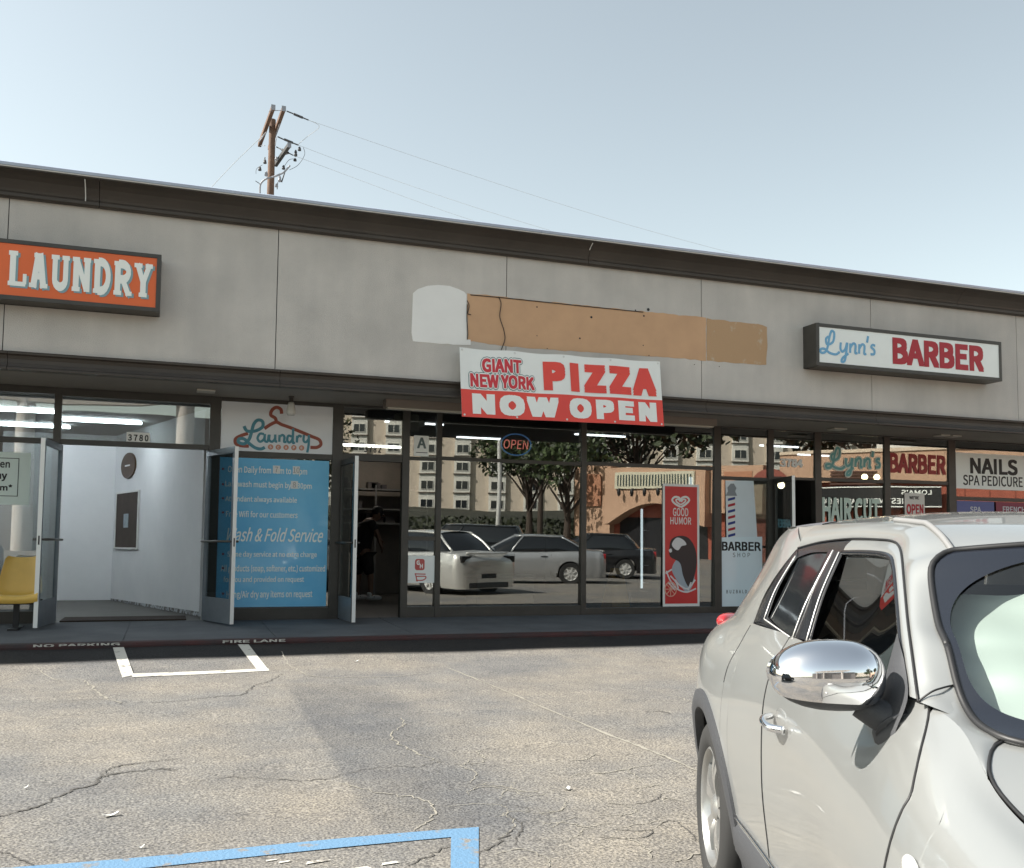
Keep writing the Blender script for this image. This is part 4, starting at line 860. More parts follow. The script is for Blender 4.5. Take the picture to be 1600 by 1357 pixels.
for k, (y0, y1) in enumerate([(12.95, 13.16), (13.36, 13.17)]):
    mb = MB(); mb.add([(a[0] - .05, y0, 0), (b[0] + .07, y0, 0), (b[0] + .03, y1, tz), (a[0] + .03, y1, tz), (a[0] - .05, y0 + .02, 0), (b[0] + .07, y0 + .02, 0), (b[0] + .03, y1 + .012, tz), (a[0] + .03, y1 + .012, tz)], [(0, 1, 2, 3), (7, 6, 5, 4), (0, 4, 5, 1), (1, 5, 6, 2), (2, 6, 7, 3), (3, 7, 4, 0)])
    mb.build('panel', mat('ochre plastic', (.50, .27, .035), .5, var=.2), wf)
mb = MB(); mb.box(a[0] + .07, b[0] - .01, 13.085, 13.09, tz * .78, tz * .86); mb.build('symbol', m_black, wf)
bt = empty('bottle_pack', tuple(P(977, 944, 13.3)), 'pack of clear water bottles on the floor beside the yellow floor sign', 'bottles')
for j in range(3):
    for i in range(2):
        q_ = P(971 + j * 6.5, 946, 13.28 + .1 * i); mb = MB(); mb.lathe([(.0, 0), (.034, 0), (.034, .16), (.03, .19), (.013, .22), (.013, .25), (0, .25)], (q_[0], q_[1], -.004), 'z', 10); mb.build('bottle', mat('dim clear bottle', (.14, .17, .21), .15), bt, smooth=True)
ct = cab('low_counter', 'low grey counter inside the wide pizza window', 'counter', 4.3, 5.1, 14, 14.6, 0, .6)
mb = MB(); mb.box(X(745, 915, 14.0), X(835, 915, 14.0), 14.0, 14.6, 0, Z(790, 903, 14.0)); mb.build('counter_front', mat('grey laminate', (.10, .105, .11), .4, var=.1), ct, bevel=.02)
mb = MB(); mb.box(X(743, 915, 14.0), X(837, 915, 14.0), 13.97, 14.63, Z(790, 903, 14.0) + .001, Z(790, 903, 14.0) + .04); mb.build('counter_top', mat('grey top', (.16, .165, .17), .3), ct, bevel=.008)
m_steel = mat('dull steel', (.22, .21, .20), .45, .5)
sh = empty('steel_shelf', (3.6, 18.3, 0), 'steel shelving rack at the back of the pizza shop behind the person', 'shelf')
for z in (1.35, 1.62, 2.0): mb = MB(); mb.box(2.6, 4.7, 18.1, 18.6, z, z + .03); mb.build('shelf_board', m_steel, sh)
for x in (2.62, 3.65, 4.66): mb = MB(); mb.box(x, x + .03, 18.07, 18.1, 0, 2.1); mb.build('upright', m_steel, sh)
m_pack = mat('dim packages', (.12, .10, .08), .6, col2=(.04, .04, .05), vscale=3)
for k in range(26): x = random.uniform(2.66, 4.5); z = random.choice((1.381, 1.381, 1.651, 2.031)); w = random.uniform(.08, .2); mb = MB(); mb.box(x, x + w, 18.2, 18.4, z, z + random.uniform(.08, .2)); mb.build('package', m_pack, sh)

# ------------------------------------------------------------------ the person bending forward in the pizza shop
PY = 16.6
def skel(name, verts, edges, rad, m, parent, sub=2):
    me = bpy.data.meshes.new(name); me.from_pydata([tuple(v) for v in verts], edges, []); me.update()
    me.materials.append(m); o = bpy.data.objects.new(name, me); COL.objects.link(o)
    if parent is not None:
        o.parent = parent
        if parent.parent is None: o.matrix_parent_inverse = parent.matrix_basis.inverted()
    k = o.modifiers.new('skin', 'SKIN'); k.use_smooth_shade = True; sk = me.skin_vertices[0]
    for i, r in enumerate(rad): sk.data[i].radius = (r, r) if not hasattr(r, '__len__') else r
    sk.data[0].use_root = True
    s_ = o.modifiers.new('subsurf', 'SUBSURF'); s_.levels = s_.render_levels = sub
    return o
m_skin = mat('skin', (.20, .12, .08), .6); m_shirt = mat('black shirt', (.013, .011, .010), .85); m_hair = mat('black hair', (.01, .009, .008), .6)
bpz_ = lambda x, y, dy=0.0: P(x, y, PY) + np.array([0, dy, 0])
pe = empty('person', (P(570, 938, PY)[0], PY, 0), 'person in black shirt, black shorts and white trainers leaning forward in the pizza shop', 'person')
V = [bpz_(566, 866), bpz_(566, 846), bpz_(572, 826), bpz_(579, 815), bpz_(584, 812), bpz_(588, 808), bpz_(591, 803),
     bpz_(561, 871, .09), bpz_(562, 900, .11), bpz_(559, 930, .12), bpz_(564, 935, .12), bpz_(572, 871, -.09), bpz_(577, 900, -.12), bpz_(577, 930, -.10), bpz_(584, 935, -.11),
     bpz_(577, 818, -.17), bpz_(586, 834, -.22), bpz_(590, 850, -.22), bpz_(591.5, 855, -.22), bpz_(577, 818, .17), bpz_(588, 832, .21), bpz_(597, 843, .21), bpz_(600, 846, .21)]
Ed = [(0, 1), (1, 2), (2, 3), (3, 4), (4, 5), (5, 6), (0, 7), (7, 8), (8, 9), (9, 10), (0, 11), (11, 12), (12, 13), (13, 14), (3, 15), (15, 16), (16, 17), (17, 18), (3, 19), (19, 20), (20, 21), (21, 22)]
Rd = [.13, .13, .14, .11, .055, .085, .095, .085, .06, .036, .035, .085, .06, .036, .035, .055, .042, .03, .036, .055, .042, .03, .036]
for b, sd in ((18, 1), (22, 1)):                                   # five fingers each, hanging and slightly curled
    base = V[b]
    for k in range(5):
        n0 = len(V); dy = (k - 2) * .018; L = (.055, .075, .082, .076, .06)[k]
        if k == 0: V += [base + [.022, -.034, -.006], base + [.045, -.045, -.03], base + [.05, -.047, -.05]]
        else: V += [base + [.012, dy, -.03], base + [.022, dy, -.03 - L * .55], base + [.012, dy, -.03 - L]]
        Ed += [(b, n0), (n0, n0 + 1), (n0 + 1, n0 + 2)]; Rd += [.010, .0085, .007]
skel('body', V, Ed, Rd, m_skin, pe)
hd = bpz_(591, 803)
f = MB(); f.ell(hd + np.array([-.012, .0, .035]), (.105, .088, .10), 18, 12); f.build('hair', m_hair, pe, smooth=True)
f = MB(); f.tube([hd + [.08, 0, -.01], hd + [.112, 0, -.045], hd + [.092, 0, -.05]], [.012, .016, .008], 8); f.build('nose', m_skin, pe, smooth=True)
for s_ in (-1, 1):
    f = MB(); f.ell(hd + np.array([-.005, s_ * .092, -.015]), (.022, .01, .032)); f.build('ear', m_skin, pe, smooth=True)
    f = MB(); f.ell(hd + np.array([.083, s_ * .036, -.012]), (.012, .016, .009)); f.build('eye', m_white, pe, smooth=True)
f = MB(); f.ell(hd + np.array([.075, 0, -.085]), (.014, .028, .007)); f.build('mouth', mat('lips', (.16, .06, .05), .5), pe, smooth=True)
skel('shirt', [bpz_(566, 872), bpz_(566, 846), bpz_(572, 826), bpz_(579, 815), bpz_(577, 818, -.17), bpz_(584, 830, -.21), bpz_(577, 818, .17), bpz_(585, 829, .21)], [(0, 1), (1, 2), (2, 3), (3, 4), (4, 5), (3, 6), (6, 7)], [(.15, .165), (.165, .18), (.17, .18), (.125, .14), .085, .068, .085, .068], m_shirt, pe)
skel('shorts', [bpz_(566, 860), bpz_(561, 876, .09), bpz_(561, 900, .11), bpz_(572, 874, -.09), bpz_(576, 900, -.12)], [(0, 1), (1, 2), (0, 3), (3, 4)], [(.15, .16), .115, .09, .115, .09], mat('black shorts', (.016, .014, .013), .85), pe)
for px, dy in ((558.5, .12), (576.5, -.10)):
    q_ = bpz_(px, 937.5, dy); q_[2] = .0
    f = MB(); f.ell(q_ + np.array([.06, 0, .045]), (.145, .05, .045), 18, 10, .8); f.build('trainer', mat('white trainer', (.55, .55, .54), .6), pe, smooth=True)
    f = MB(); f.lathe([(.043, .06), (.045, .10), (.043, .14)], q_ + np.array([-.01, 0, 0]), 'z', 14); f.build('sock', m_white, pe, smooth=True)
    f = MB(); f.tube([q_ + [.06, -.045, .055], q_ + [.07, 0, .092], q_ + [.06, .045, .055]], .014, 6); f.build('shoe_stripe', m_black, pe, smooth=True)

# ------------------------------------------------------------------ utility pole behind the roof, and its wires
UY = 32.0
up = empty('utility_pole', (P(426, 306, UY)[0], UY, -.2), 'weathered wooden utility pole with crossarms rising behind the roof', 'utility pole')
m_pole = mat('weathered pole wood', (.17, .10, .065), .85, col2=(.09, .055, .04), vscale=3, bump=.3, bscale=14)
m_pdark = mat('dark hardware', (.045, .045, .05), .6); m_pgr = mat('grey hardware', (.25, .26, .29), .5)
pt, pb_ = P(426, 187.5, UY), P(425.5, 306, UY); pb_ = pb_ + (pb_ - pt) * 2.2; pb_[2] = -.2; pb_[0] = pt[0] - .02
mb = MB(); mb.tube([pb_, (pb_ + pt) / 2, pt], [.17, .14, .105], 14); mb.build('post', m_pole, up, smooth=True, angle=50)
def arm(pa, ya, pb2, yb, hw, m, cap=True):
    a, b = P(*pa, ya), P(*pb2, yb); d = b - a; L = np.linalg.norm(d); d /= L; s = np.cross(d, [0, 0, 1]); s /= np.linalg.norm(s); u = np.cross(s, d)
    mb = MB(); mb.obox((a + b) / 2, d * L / 2, s * hw, u * hw * 1.25); mb.build('crossarm', m, up, bevel=.01)
    if cap: mb = MB(); mb.obox(a - d * .004, d * .005, s * hw * 1.15, u * hw * 1.5); mb.build('arm_end', m_pgr, up)
arm((427, 168), UY - 1.5, (405.5, 227), UY + 1.6, .058, m_pole); arm((443.5, 170), UY - 1.5, (421, 232), UY + 1.6, .058, m_pole); arm((452, 227), UY - 1.1, (430.5, 258), UY + .5, .055, mat('dark arm wood', (.05, .05, .05), .8))
def wire(pts, r, name, parent, m): mb = MB(); mb.tube(cr(pts, 6), r, 6); return mb.build(name, m, parent, smooth=True)
Pm = lambda x, y, dy=0: P(x, y, UY + dy)
for pts, r in [([Pm(420, 174, -1.4), Pm(433, 173, -1.4), Pm(447, 173, -1.5)], .012), ([Pm(404, 227, 1.5), Pm(414, 228, 1)], .01), ([Pm(405, 222, -.2), Pm(416, 207, -.2)], .02), ([Pm(431, 213, -.2), Pm(437, 193, -.6)], .015), ([Pm(432, 215, -.2), Pm(430, 228, -.2)], .012)]: wire(pts, r, 'brace', up, m_pgr)
for pts, r in [([Pm(448, 174, -1.5), Pm(458, 178, -1.5), Pm(482, 188, -1.6)], .022), ([Pm(434, 214, -.3), Pm(445, 219, -.5), Pm(466, 227, -.9)], .022), ([Pm(432, 230), Pm(444, 236, -.5), Pm(458, 243, -.8)], .018)]:
    wire(pts, r, 'dead_end_insulator', up, m_pdark); a, b = np.array(pts[0]), np.array(pts[-1])
    mb = MB()
    for k in range(7): q_ = a + (b - a) * (.35 + .06 * k); mb.ell(q_, (.035, .035, .045), 8, 6)
    mb.build('insulator_disc', m_pdark, up, smooth=True)
for x, y, h in [(447, 238, 8), (462, 240, 11), (468, 233, 7), (443, 262, 7), (437, 280, 10), (414, 253, 7), (406, 264, 7), (416, 272, 8), (432, 290, 6), (432, 248, 6), (461, 250, 5)]:
    q_ = Pm(x, y, -.4); hh = h / 48 / 2; mb = MB(); mb.lathe([(.02, -hh), (.055, -hh * .8), (.055, -hh * .2), (.035, 0), (.05, hh * .3), (.02, hh)], q_, 'z', 10); mb.build('cutout_insulator', m_pdark if h % 2 else m_pgr, up, smooth=True)
for pts, r in [([Pm(406, 304, -.3), Pm(406.5, 290, -.3), Pm(411, 283, -.35), Pm(418, 279, -.4), Pm(432, 275, -.5), Pm(444, 269, -.5), Pm(453, 259, -.5)], .03), ([Pm(406, 305, -.3), Pm(414, 304, -.3)], .02), ([Pm(440, 285, -.4), Pm(446, 266, -.4)], .02), ([Pm(399, 283, -.3), Pm(407, 288, -.3)], .012),
               ([Pm(443, 262, -.4), Pm(452, 250, -.4), Pm(462, 249, -.4)], .008), ([Pm(452, 266, -.4), Pm(466, 258, -.5), Pm(476, 242, -.6), Pm(474, 231, -.8)], .008), ([Pm(400, 272, -.3), Pm(401, 264, -.3), Pm(410, 258, -.3)], .007), ([Pm(414, 246, -.3), Pm(413, 256, -.3)], .018), ([Pm(433, 296, -.2), Pm(434, 285, -.2)], .014)]:
    wire(pts, r, 'jumper_cable', up, m_pgr if r > .025 else m_pdark)
m_wire = mat('pale distant wire', (.42, .44, .46), .6)
def line(pts, lab, r=.0055): o = wire(pts, r, 'power_line', None, m_wire); tag(o, lab, 'wire')
line([Pm(482, 188, -1.6), P(700, 262, 31), P(980, 351, 30), P(1240, 420, 29), P(1500, 482, 28)], 'highest thin power line sloping right from the pole top')
line([Pm(466, 227, -.9), P(560, 262, 31.4), P(760, 330, 30), P(1000, 402, 29)], 'middle thin power line running right from the pole')
line([Pm(458, 243, -.8), P(520, 266, 31.2), P(700, 332, 30), P(900, 395, 29)], 'lowest thin power line running right from the pole')
line([Pm(416, 207, -.2), P(370, 251, 31.5), P(332, 291, 31), P(290, 338, 30)], 'service wire dropping left from the pole to the roof', .009)
line([Pm(482, 188, -1.6), Pm(499, 198, -1.5), Pm(480, 214, -1.2), Pm(465, 227, -.9)], 'slack jumper loop hanging right of the pole top', .008)

# scraps on the lot
def scrap(x, y, L, W, ang, lab):
    gx, gy = G(x, y); mb = MB(); A = []
    for i in range(5): A.append([(gx + (i / 4 - .5) * L * math.cos(ang) - s_ * W * math.sin(ang) * (1 - abs(i / 2 - 1) * .4), gy + (i / 4 - .5) * L * math.sin(ang) + s_ * W * math.cos(ang) * (1 - abs(i / 2 - 1) * .4), gz(gx, gy) + .006 + .012 * abs(i / 2 - 1) ** 2 + .004 * abs(s_)) for s_ in (-.5, .5)])
    mb.grid(A); B = [[(p[0], p[1], p[2] - .003) for p in r] for r in A]; mb.grid(B); tag(mb.build('paper_scrap', m_white, fix=False), lab, 'litter')
scrap(172, 1276, .075, .022, .35, 'curled white scrap on the asphalt in the lower left'); scrap(39, 1235, .03, .014, .2, 'small white scrap above the long dark crack'); scrap(220, 1325, .03, .012, .1, 'small white scrap near the blue line'); scrap(886, 1234, .03, .03, .4, 'round white scrap on rough asphalt near the car'); scrap(556, 1037, .05, .02, .1, 'white scrap beside the shadow edge')
# ------------------------------------------------------------------ the silver white crossover (local axes: x forward, y left, z up; origin on the road under the rear axle)
CO_ = np.array([2.80354259, 3.01437669, -0.38648733])
CF = np.array([-0.36667813, -0.92992949, -0.02789788]); CR = np.array([-0.93034786, 0.36651324, 0.0109954]); CU = np.array([0, -0.02998651, 0.9995503])
car = empty('parked_car', (0, 0, 0), 'silver white compact crossover with chrome mirror parked nose towards the camera', 'car'); LOCAL.add(car.name)
Mx = Matrix.Identity(4)
for i in range(3): Mx[i][0], Mx[i][1], Mx[i][2], Mx[i][3] = CF[i], -CR[i], CU[i], CO_[i]
car.matrix_basis = Mx
def paint(name, c, rough=.32, fl=.05):
    m = mat(name, c, rough, .55, coat=.9); b = m.node_tree.nodes['Principled BSDF']; b.inputs['Coat Roughness'].default_value = .04; t = m.node_tree
    tc = t.nodes.new('ShaderNodeTexCoord'); n = t.nodes.new('ShaderNodeTexNoise'); n.inputs['Scale'].default_value = 2.2; n.inputs['Detail'].default_value = 5
    r = t.nodes.new('ShaderNodeMapRange'); r.inputs[3].default_value = rough - .06; r.inputs[4].default_value = rough + .10
    t.links.new(tc.outputs['Object'], n.inputs['Vector']); t.links.new(n.outputs['Fac'], r.inputs[0]); t.links.new(r.outputs[0], b.inputs['Roughness']); return m
m_paint = paint('silver white car paint', (.375, .384, .376))
m_chrome = mat('chrome', (.90, .90, .92), .05, 1.0)
m_clad = mat('dark grey cladding', (.045, .047, .052), .55, bump=.1, bscale=200)
m_rubber = mat('tyre rubber', (.022, .022, .022), .8)
m_trim = mat('gloss black trim', (.014, .015, .018), .18)
m_sideglass = glass('car side glass', .22, (.75, .82, .88)); m_darkglass = mat('dark privacy glass', (.012, .014, .016), .05, spec=.9)
m_wsglass = glass('windscreen glass', .06, (.84, .885, .87))
m_lamp = mat('red lamp', (.42, .025, .03), .15, coat=1); m_clear = mat('clear lamp', (.62, .62, .60), .12, coat=1)

def herm(xs, ys, x):
    xs, ys = np.asarray(xs, float), np.asarray(ys, float); n = len(xs); i = int(np.clip(np.searchsorted(xs, x) - 1, 0, n - 2))
    d = np.gradient(ys, xs); h = xs[i + 1] - xs[i]; t = min(max((x - xs[i]) / h, 0), 1)
    return (2 * t ** 3 - 3 * t ** 2 + 1) * ys[i] + (t ** 3 - 2 * t ** 2 + t) * h * d[i] + (-2 * t ** 3 + 3 * t ** 2) * ys[i + 1] + (t ** 3 - t ** 2) * h * d[i + 1]
# lower body sections: station u -> 8 points (v outboard, w height) from sill to shoulder
ST = [(-.79, [(.50, .34), (.55, .42), (.58, .54), (.60, .68), (.60, .80), (.58, .90), (.55, .96), (.50, 1.0)]),
      (-.68, [(.64, .30), (.69, .38), (.72, .52), (.735, .66), (.735, .79), (.72, .89), (.685, .955), (.63, 1.0)]),
      (-.45, [(.76, .28), (.80, .36), (.82, .50), (.835, .66), (.83, .80), (.81, .91), (.765, .98), (.69, 1.03)]),
      (-.20, [(.80, .26), (.85, .34), (.875, .48), (.885, .66), (.88, .80), (.855, .92), (.80, 1.0), (.735, 1.055)]),
      (.10, [(.80, .25), (.85, .33), (.88, .48), (.892, .66), (.888, .79), (.862, .91), (.81, 1.0), (.765, 1.07)]),
      (.42, [(.79, .24), (.825, .32), (.85, .47), (.868, .64), (.868, .78), (.85, .91), (.81, 1.0), (.768, 1.08)]),
      (.80, [(.785, .22), (.805, .30), (.825, .46), (.843, .62), (.846, .78), (.838, .90), (.81, 1.0), (.758, 1.092)]),
      (1.25, [(.785, .22), (.805, .30), (.828, .46), (.842, .62), (.846, .78), (.838, .90), (.81, 1.0), (.760, 1.085)]),
      (1.65, [(.79, .22), (.81, .30), (.845, .46), (.868, .62), (.868, .78), (.846, .90), (.81, 1.0), (.768, 1.08)]),
      (1.95, [(.80, .22), (.83, .30), (.868, .46), (.895, .62), (.893, .78), (.862, .91), (.805, 1.0), (.735, 1.060)]),
      (2.15, [(.80, .23), (.84, .31), (.878, .46), (.902, .62), (.900, .78), (.868, .90), (.812, .965), (.757, .990)]),
      (2.53, [(.80, .25), (.85, .33), (.885, .48), (.902, .63), (.895, .77), (.862, .87), (.81, .925), (.745, .945)]),
      (2.85, [(.77, .25), (.83, .33), (.865, .46), (.875, .60), (.86, .73), (.82, .82), (.765, .87), (.69, .895)]),
      (3.12, [(.68, .24), (.74, .32), (.775, .44), (.78, .57), (.76, .68), (.72, .765), (.66, .81), (.58, .835)]),
      (3.30, [(.50, .24), (.55, .31), (.58, .42), (.58, .54), (.56, .64), (.53, .71), (.48, .75), (.42, .77)])]
SU = [s[0] for s in ST]
def sect(u): return [(herm(SU, [s[1][k][0] for s in ST], u), herm(SU, [s[1][k][1] for s in ST], u)) for k in range(8)]
def S_(u, t):
    q_ = sect(u); k = np.arange(8); return np.array([u, herm(k, [p[0] for p in q_], t), herm(k, [p[1] for p in q_], t)])
ARC = {0.0: (.0, .345, .392), 2.53: (2.53, .345, .395)}
def tlow(u, t0=0.0):
    for uc, wc, r in ARC.values():
        if abs(u - uc) < r:
            wa = wc + math.sqrt(r * r - (u - uc) ** 2); q_ = sect(u); ws = [herm(np.arange(8), [p[1] for p in q_], t) for t in np.linspace(0, 7, 57)]
            return max(t0, float(np.interp(wa, ws, np.linspace(0, 7, 57))))
    return t0
def patchS(fu0, fu1, ns, nt_=26, t0=0.0, t1=7.0):
    """side patch between two edge curves u=f(t); wheel openings cut out"""
    sv = set(np.linspace(0, 1, ns)); um0, um1 = fu0(3), fu1(3)
    for uc, wc, r in ARC.values():
        for a in np.linspace(-math.pi / 2, math.pi / 2, 25):
            u = uc + r * math.sin(a) * .9999; s = (u - um0) / (um1 - um0)
            if .01 < s < .99: sv.add(s)
        for e in (-1.003, 1.003):
            s = (uc + e * r - um0) / (um1 - um0)
            if .01 < s < .99: sv.add(s)
    rows_ = []
    for s in sorted(sv):
        um = um0 + (um1 - um0) * s; tl = tlow(um, t0); col = []
        for j in range(nt_ + 1):
            t = tl + (t1 - tl) * j / nt_; u = fu0(t) + (fu1(t) - fu0(t)) * s
            if tl > t0: u = um + (u - um) * (j / nt_)
            col.append(S_(u, t))
        rows_.append(col)
    return np.array(rows_)
def both(A): A = np.asarray(A); B = A.copy(); B[..., 1] *= -1; return A, B                # v -> right side is -y in local axes
def loc(A): A = np.asarray(A, float).copy(); A[..., 1] *= -1; return A
def sides(mb, A, mi=0):
    A = np.asarray(A, float); mb.grid(loc(A), mi); mb.grid(A, mi); return mb
def rs(pts, n):
    c = np.array(cr(pts, 12)); L = np.r_[0, np.cumsum(np.linalg.norm(np.diff(c, axis=0), axis=1))]; x = np.linspace(0, L[-1], n)
    return np.array([np.interp(x, L, c[:, i]) for i in range(3)]).T
def ruled(a, b, n=40, m=6, bulge=0.0, bdir=(0, 1, .4)):
    a, b = rs(a, n), rs(b, n); bd = np.array(bdir); return np.array([[a[i] * (1 - t) + b[i] * t + bd * bulge * math.sin(math.pi * t) for t in np.linspace(0, 1, m)] for i in range(n)])
_gw = [1.0, 1.10, 1.18, 1.28, 1.36, 1.42, 1.5]; _gv = [.80, .755, .725, .675, .625, .56, .44]
gv = lambda w: float(np.interp(w, _gw, _gv))
g3 = lambda pts: [(u, gv(w), w) for u, w in pts]
DS = g3([(.36, 1.30), (.399, 1.351), (.584, 1.376), (.843, 1.393), (1.10, 1.396), (1.19, 1.394), (1.25, 1.387), (1.339, 1.366), (1.463, 1.308), (1.612, 1.223), (1.716, 1.16), (1.784, 1.112), (1.829, 1.083)])   # door frame seam
TD = [(-.30, .535, 1.405), (.0, .57, 1.42), (.18, .575, 1.425), (.379, .564, 1.432), (.645, .542, 1.44), (1.04, .527, 1.448), (1.232, .532, 1.441), (1.302, .538, 1.436), (1.42, .552, 1.408), (1.50, .56, 1.376)]                   # roof ditch
WS = [(1.497, .56, 1.376), (1.4985, .585, 1.367), (1.505, .603, 1.354), (1.517, .618, 1.336), (1.559, .634, 1.296), (1.661, .660, 1.22), (1.739, .672, 1.180), (1.822, .687, 1.1135), (1.872, .69, 1.077), (1.931, .69, 1.057), (1.996, .675, 1.048), (2.03, .64, 1.044)]  # windscreen edge
front_seam = lambda t: 1.829 + .17 * min(1, (7 - t) / 1.6) - .04 * max(0, (3.2 - t) / 3.2) ** 1.5
rear_seam = lambda t: .80 + .02 * (7 - t) / 7
# painted shell
mb = MB()
quarter = patchS(lambda t: -.79, lambda t: .30 - .0 * t, 40); sides(mb, quarter)
fender = patchS(lambda t: front_seam(t) + .006, lambda t: 3.30, 64); sides(mb, fender)
cant = ruled(DS[1:], TD[3:] + WS[1:10], 90, 9, .012, (0, 1, .5)); sides(mb, cant)
sides(mb, ruled([(.30, .765, 1.075), (.30, gv(1.18), 1.18), (.335, gv(1.27), 1.27), (.37, .632, 1.345), (.40, .62, 1.362)], [(.0, .757, 1.063), (.02, .70, 1.18), (.03, .645, 1.28), (.06, .60, 1.38), (.18, .575, 1.425)], 24, 8, .006))
sides(mb, ruled([(.0, .757, 1.063), (.02, .70, 1.18), (.03, .645, 1.28), (.06, .60, 1.38), (.18, .575, 1.425)], [(-.50, .672, 1.02), (-.46, .60, 1.14), (-.42, .55, 1.25), (-.38, .51, 1.35), (-.34, .47, 1.41)], 24, 10, .015))
sides(mb, ruled([(.37, .632, 1.345), (.40, .63, 1.354), (.399, .631, 1.355)], [(.18, .575, 1.425), (.3, .566, 1.43), (.379, .564, 1.432)], 8, 4))
cen = [(-.50, 0, 1.425), (-.1, 0, 1.455), (.2, 0, 1.475), (.45, 0, 1.484), (.75, 0, 1.487), (1.1, 0, 1.475), (1.35, 0, 1.455), (1.5, 0, 1.44), (1.62, 0, 1.423), (1.67, 0, 1.412)]
T2, C2 = rs([(-.34, .47, 1.41)] + TD[1:], 60), rs(cen, 60)
roofA = np.array([[(T2[i][0] + (C2[i][0] - T2[i][0]) * (1 - s * s), T2[i][1] * s, C2[i][2] + (T2[i][2] - C2[i][2]) * (abs(s) ** 2.6)) for s in np.linspace(1, -1, 33)] for i in range(60)]); mb.grid(loc(roofA))
lip = np.array([[(T2[0][0] + (C2[0][0] - T2[0][0]) * (1 - s * s) - .17 * r, .47 * s * (1 - .06 * r), C2[0][2] + (T2[0][2] - C2[0][2]) * abs(s) ** 2.6 - .035 * r - .03 * r * r) for r in np.linspace(0, 1, 6)] for s in np.linspace(1, -1, 25)]); mb.grid(loc(lip))
E0 = np.array([S_(-.79, t) for t in np.linspace(0, 7, 20)]); tail = np.array([[(p[0] - .05 * (1 - s * s) - .04 * math.sin(math.pi * (p[2] - .3) / .8) * (1 - s * s), p[1] * s, p[2]) for s in np.linspace(1, -1, 17)] for p in E0]); mb.grid(loc(tail))
r0 = [(-.79, .50, 1.0), (-.68, .63, 1.0), (-.5, .672, 1.02)]
hatch = np.array([[(a[0] * (1 - t) + b[0] * t - .05 * (1 - s * s), (a[1] * (1 - t) + b[1] * t) * s, a[2] * (1 - t) + b[2] * t) for s in np.linspace(1, -1, 17)] for a, b, t in [((-.79, .52, 1.0), (-.52, .44, 1.37), q_) for q_ in np.linspace(0, 1, 8)]]); mb.grid(loc(hatch))
sides(mb, ruled([(-.79, .52, 1.0), (-.70, .50, 1.12), (-.60, .47, 1.26), (-.52, .44, 1.37)], [(-.50, .672, 1.02), (-.46, .60, 1.14), (-.42, .55, 1.25), (-.34, .47, 1.41)], 12, 6))
sides(mb, ruled([(-.79, .50, 1.0), (-.74, .57, 1.0), (-.68, .63, 1.0), (-.45, .69, 1.03)], [(-.79, .50, 1.001), (-.72, .54, 1.02), (-.62, .60, 1.03), (-.45, .688, 1.035)], 10, 3))
E1 = np.array([S_(3.30, t) for t in np.linspace(0, 7, 20)]); nose = np.array([[(p[0] + .10 * (1 - s * s), p[1] * s, p[2]) for s in np.linspace(1, -1, 17)] for p in E1]); mb.grid(loc(nose))
sides(mb, ruled([tuple(S_(u, 7.0)) for u in (1.835, 1.88, 1.94, 2.0, 2.05, 2.11)], [(1.817, .685, 1.1135), (1.872, .69, 1.0775), (1.931, .69, 1.0565), (1.985, .672, 1.0465), (2.012, .703, 1.038), tuple(S_(2.105, 6.98))], 30, 6, .003, (0, .5, 1)))
mb.build('body', m_paint, car, smooth=True, angle=38)
# bonnet, a separate panel with its own shut line
hs = [(1.99, .655, 1.047), (2.012, .700, 1.038)] + [tuple(S_(u, 7.0) - np.array([0, .006, -.002])) for u in (2.10, 2.2, 2.35, 2.53, 2.7, 2.85, 3.0, 3.12, 3.28)]
HA, HC = rs(hs, 50), rs([(2.12, 0, 1.062), (2.4, 0, 1.045), (2.7, 0, 1.005), (3.0, 0, .94), (3.2, 0, .875), (3.38, 0, .80)], 50)
hood = np.array([[(a[0] + (c[0] - a[0]) * (1 - s * s), a[1] * s, a[2] + (c[2] - a[2]) * (1 - abs(s) ** 2.2) + .012 * math.exp(-((abs(s) - .72) / .12) ** 2)) for s in np.linspace(1, -1, 41)] for a, c in zip(HA, HC)])
MB().grid(loc(hood)).build('bonnet', m_paint, car, smooth=True)
def seam(pts, w=.0045, off=.0015, out=(0, 1, .25), name='shut_line', m=None, both_=True):
    c = rs(pts, 60); o_ = np.array(out) / np.linalg.norm(out)
    for sg in ((1, -1) if both_ else (1,)):
        mb = MB(); mb.tube([np.array([p[0], -sg * p[1], p[2]]) + np.array([o_[0], -sg * o_[1], o_[2]]) * off for p in c], w / 2, 6); mb.build(name, m or m_black, car, smooth=True)
seam([(p[0], p[1], p[2]) for p in HA[:48]], .007, .001, (0, .6, .8)); seam([(1.99, .655, 1.047), (1.985, .67, 1.046), (2.0, .69, 1.042), (2.012, .700, 1.038)], .006, .001, (0, .5, .9))
seam([S_(front_seam(t) + .003, t) for t in np.linspace(7, 0.3, 30)], .006, .0)
seam([np.array(p) for p in DS[1:]], .006, .003)
seam([DS[-1], (1.833, .738, 1.103), (1.827, .712, 1.111), (1.817, .688, 1.1145)], .004, .003, (0.2, .7, .7))
seam([S_(rear_seam(t), t) for t in np.linspace(7, 0.3, 30)], .005, .0); seam([S_(.297 + .0 * t, t) for t in np.linspace(6.9, 4.6, 16)], .004, .0)
seam([S_(-.47 - .012 * k, 6.2 - .32 * k) for k in range(9)], .004, .0)
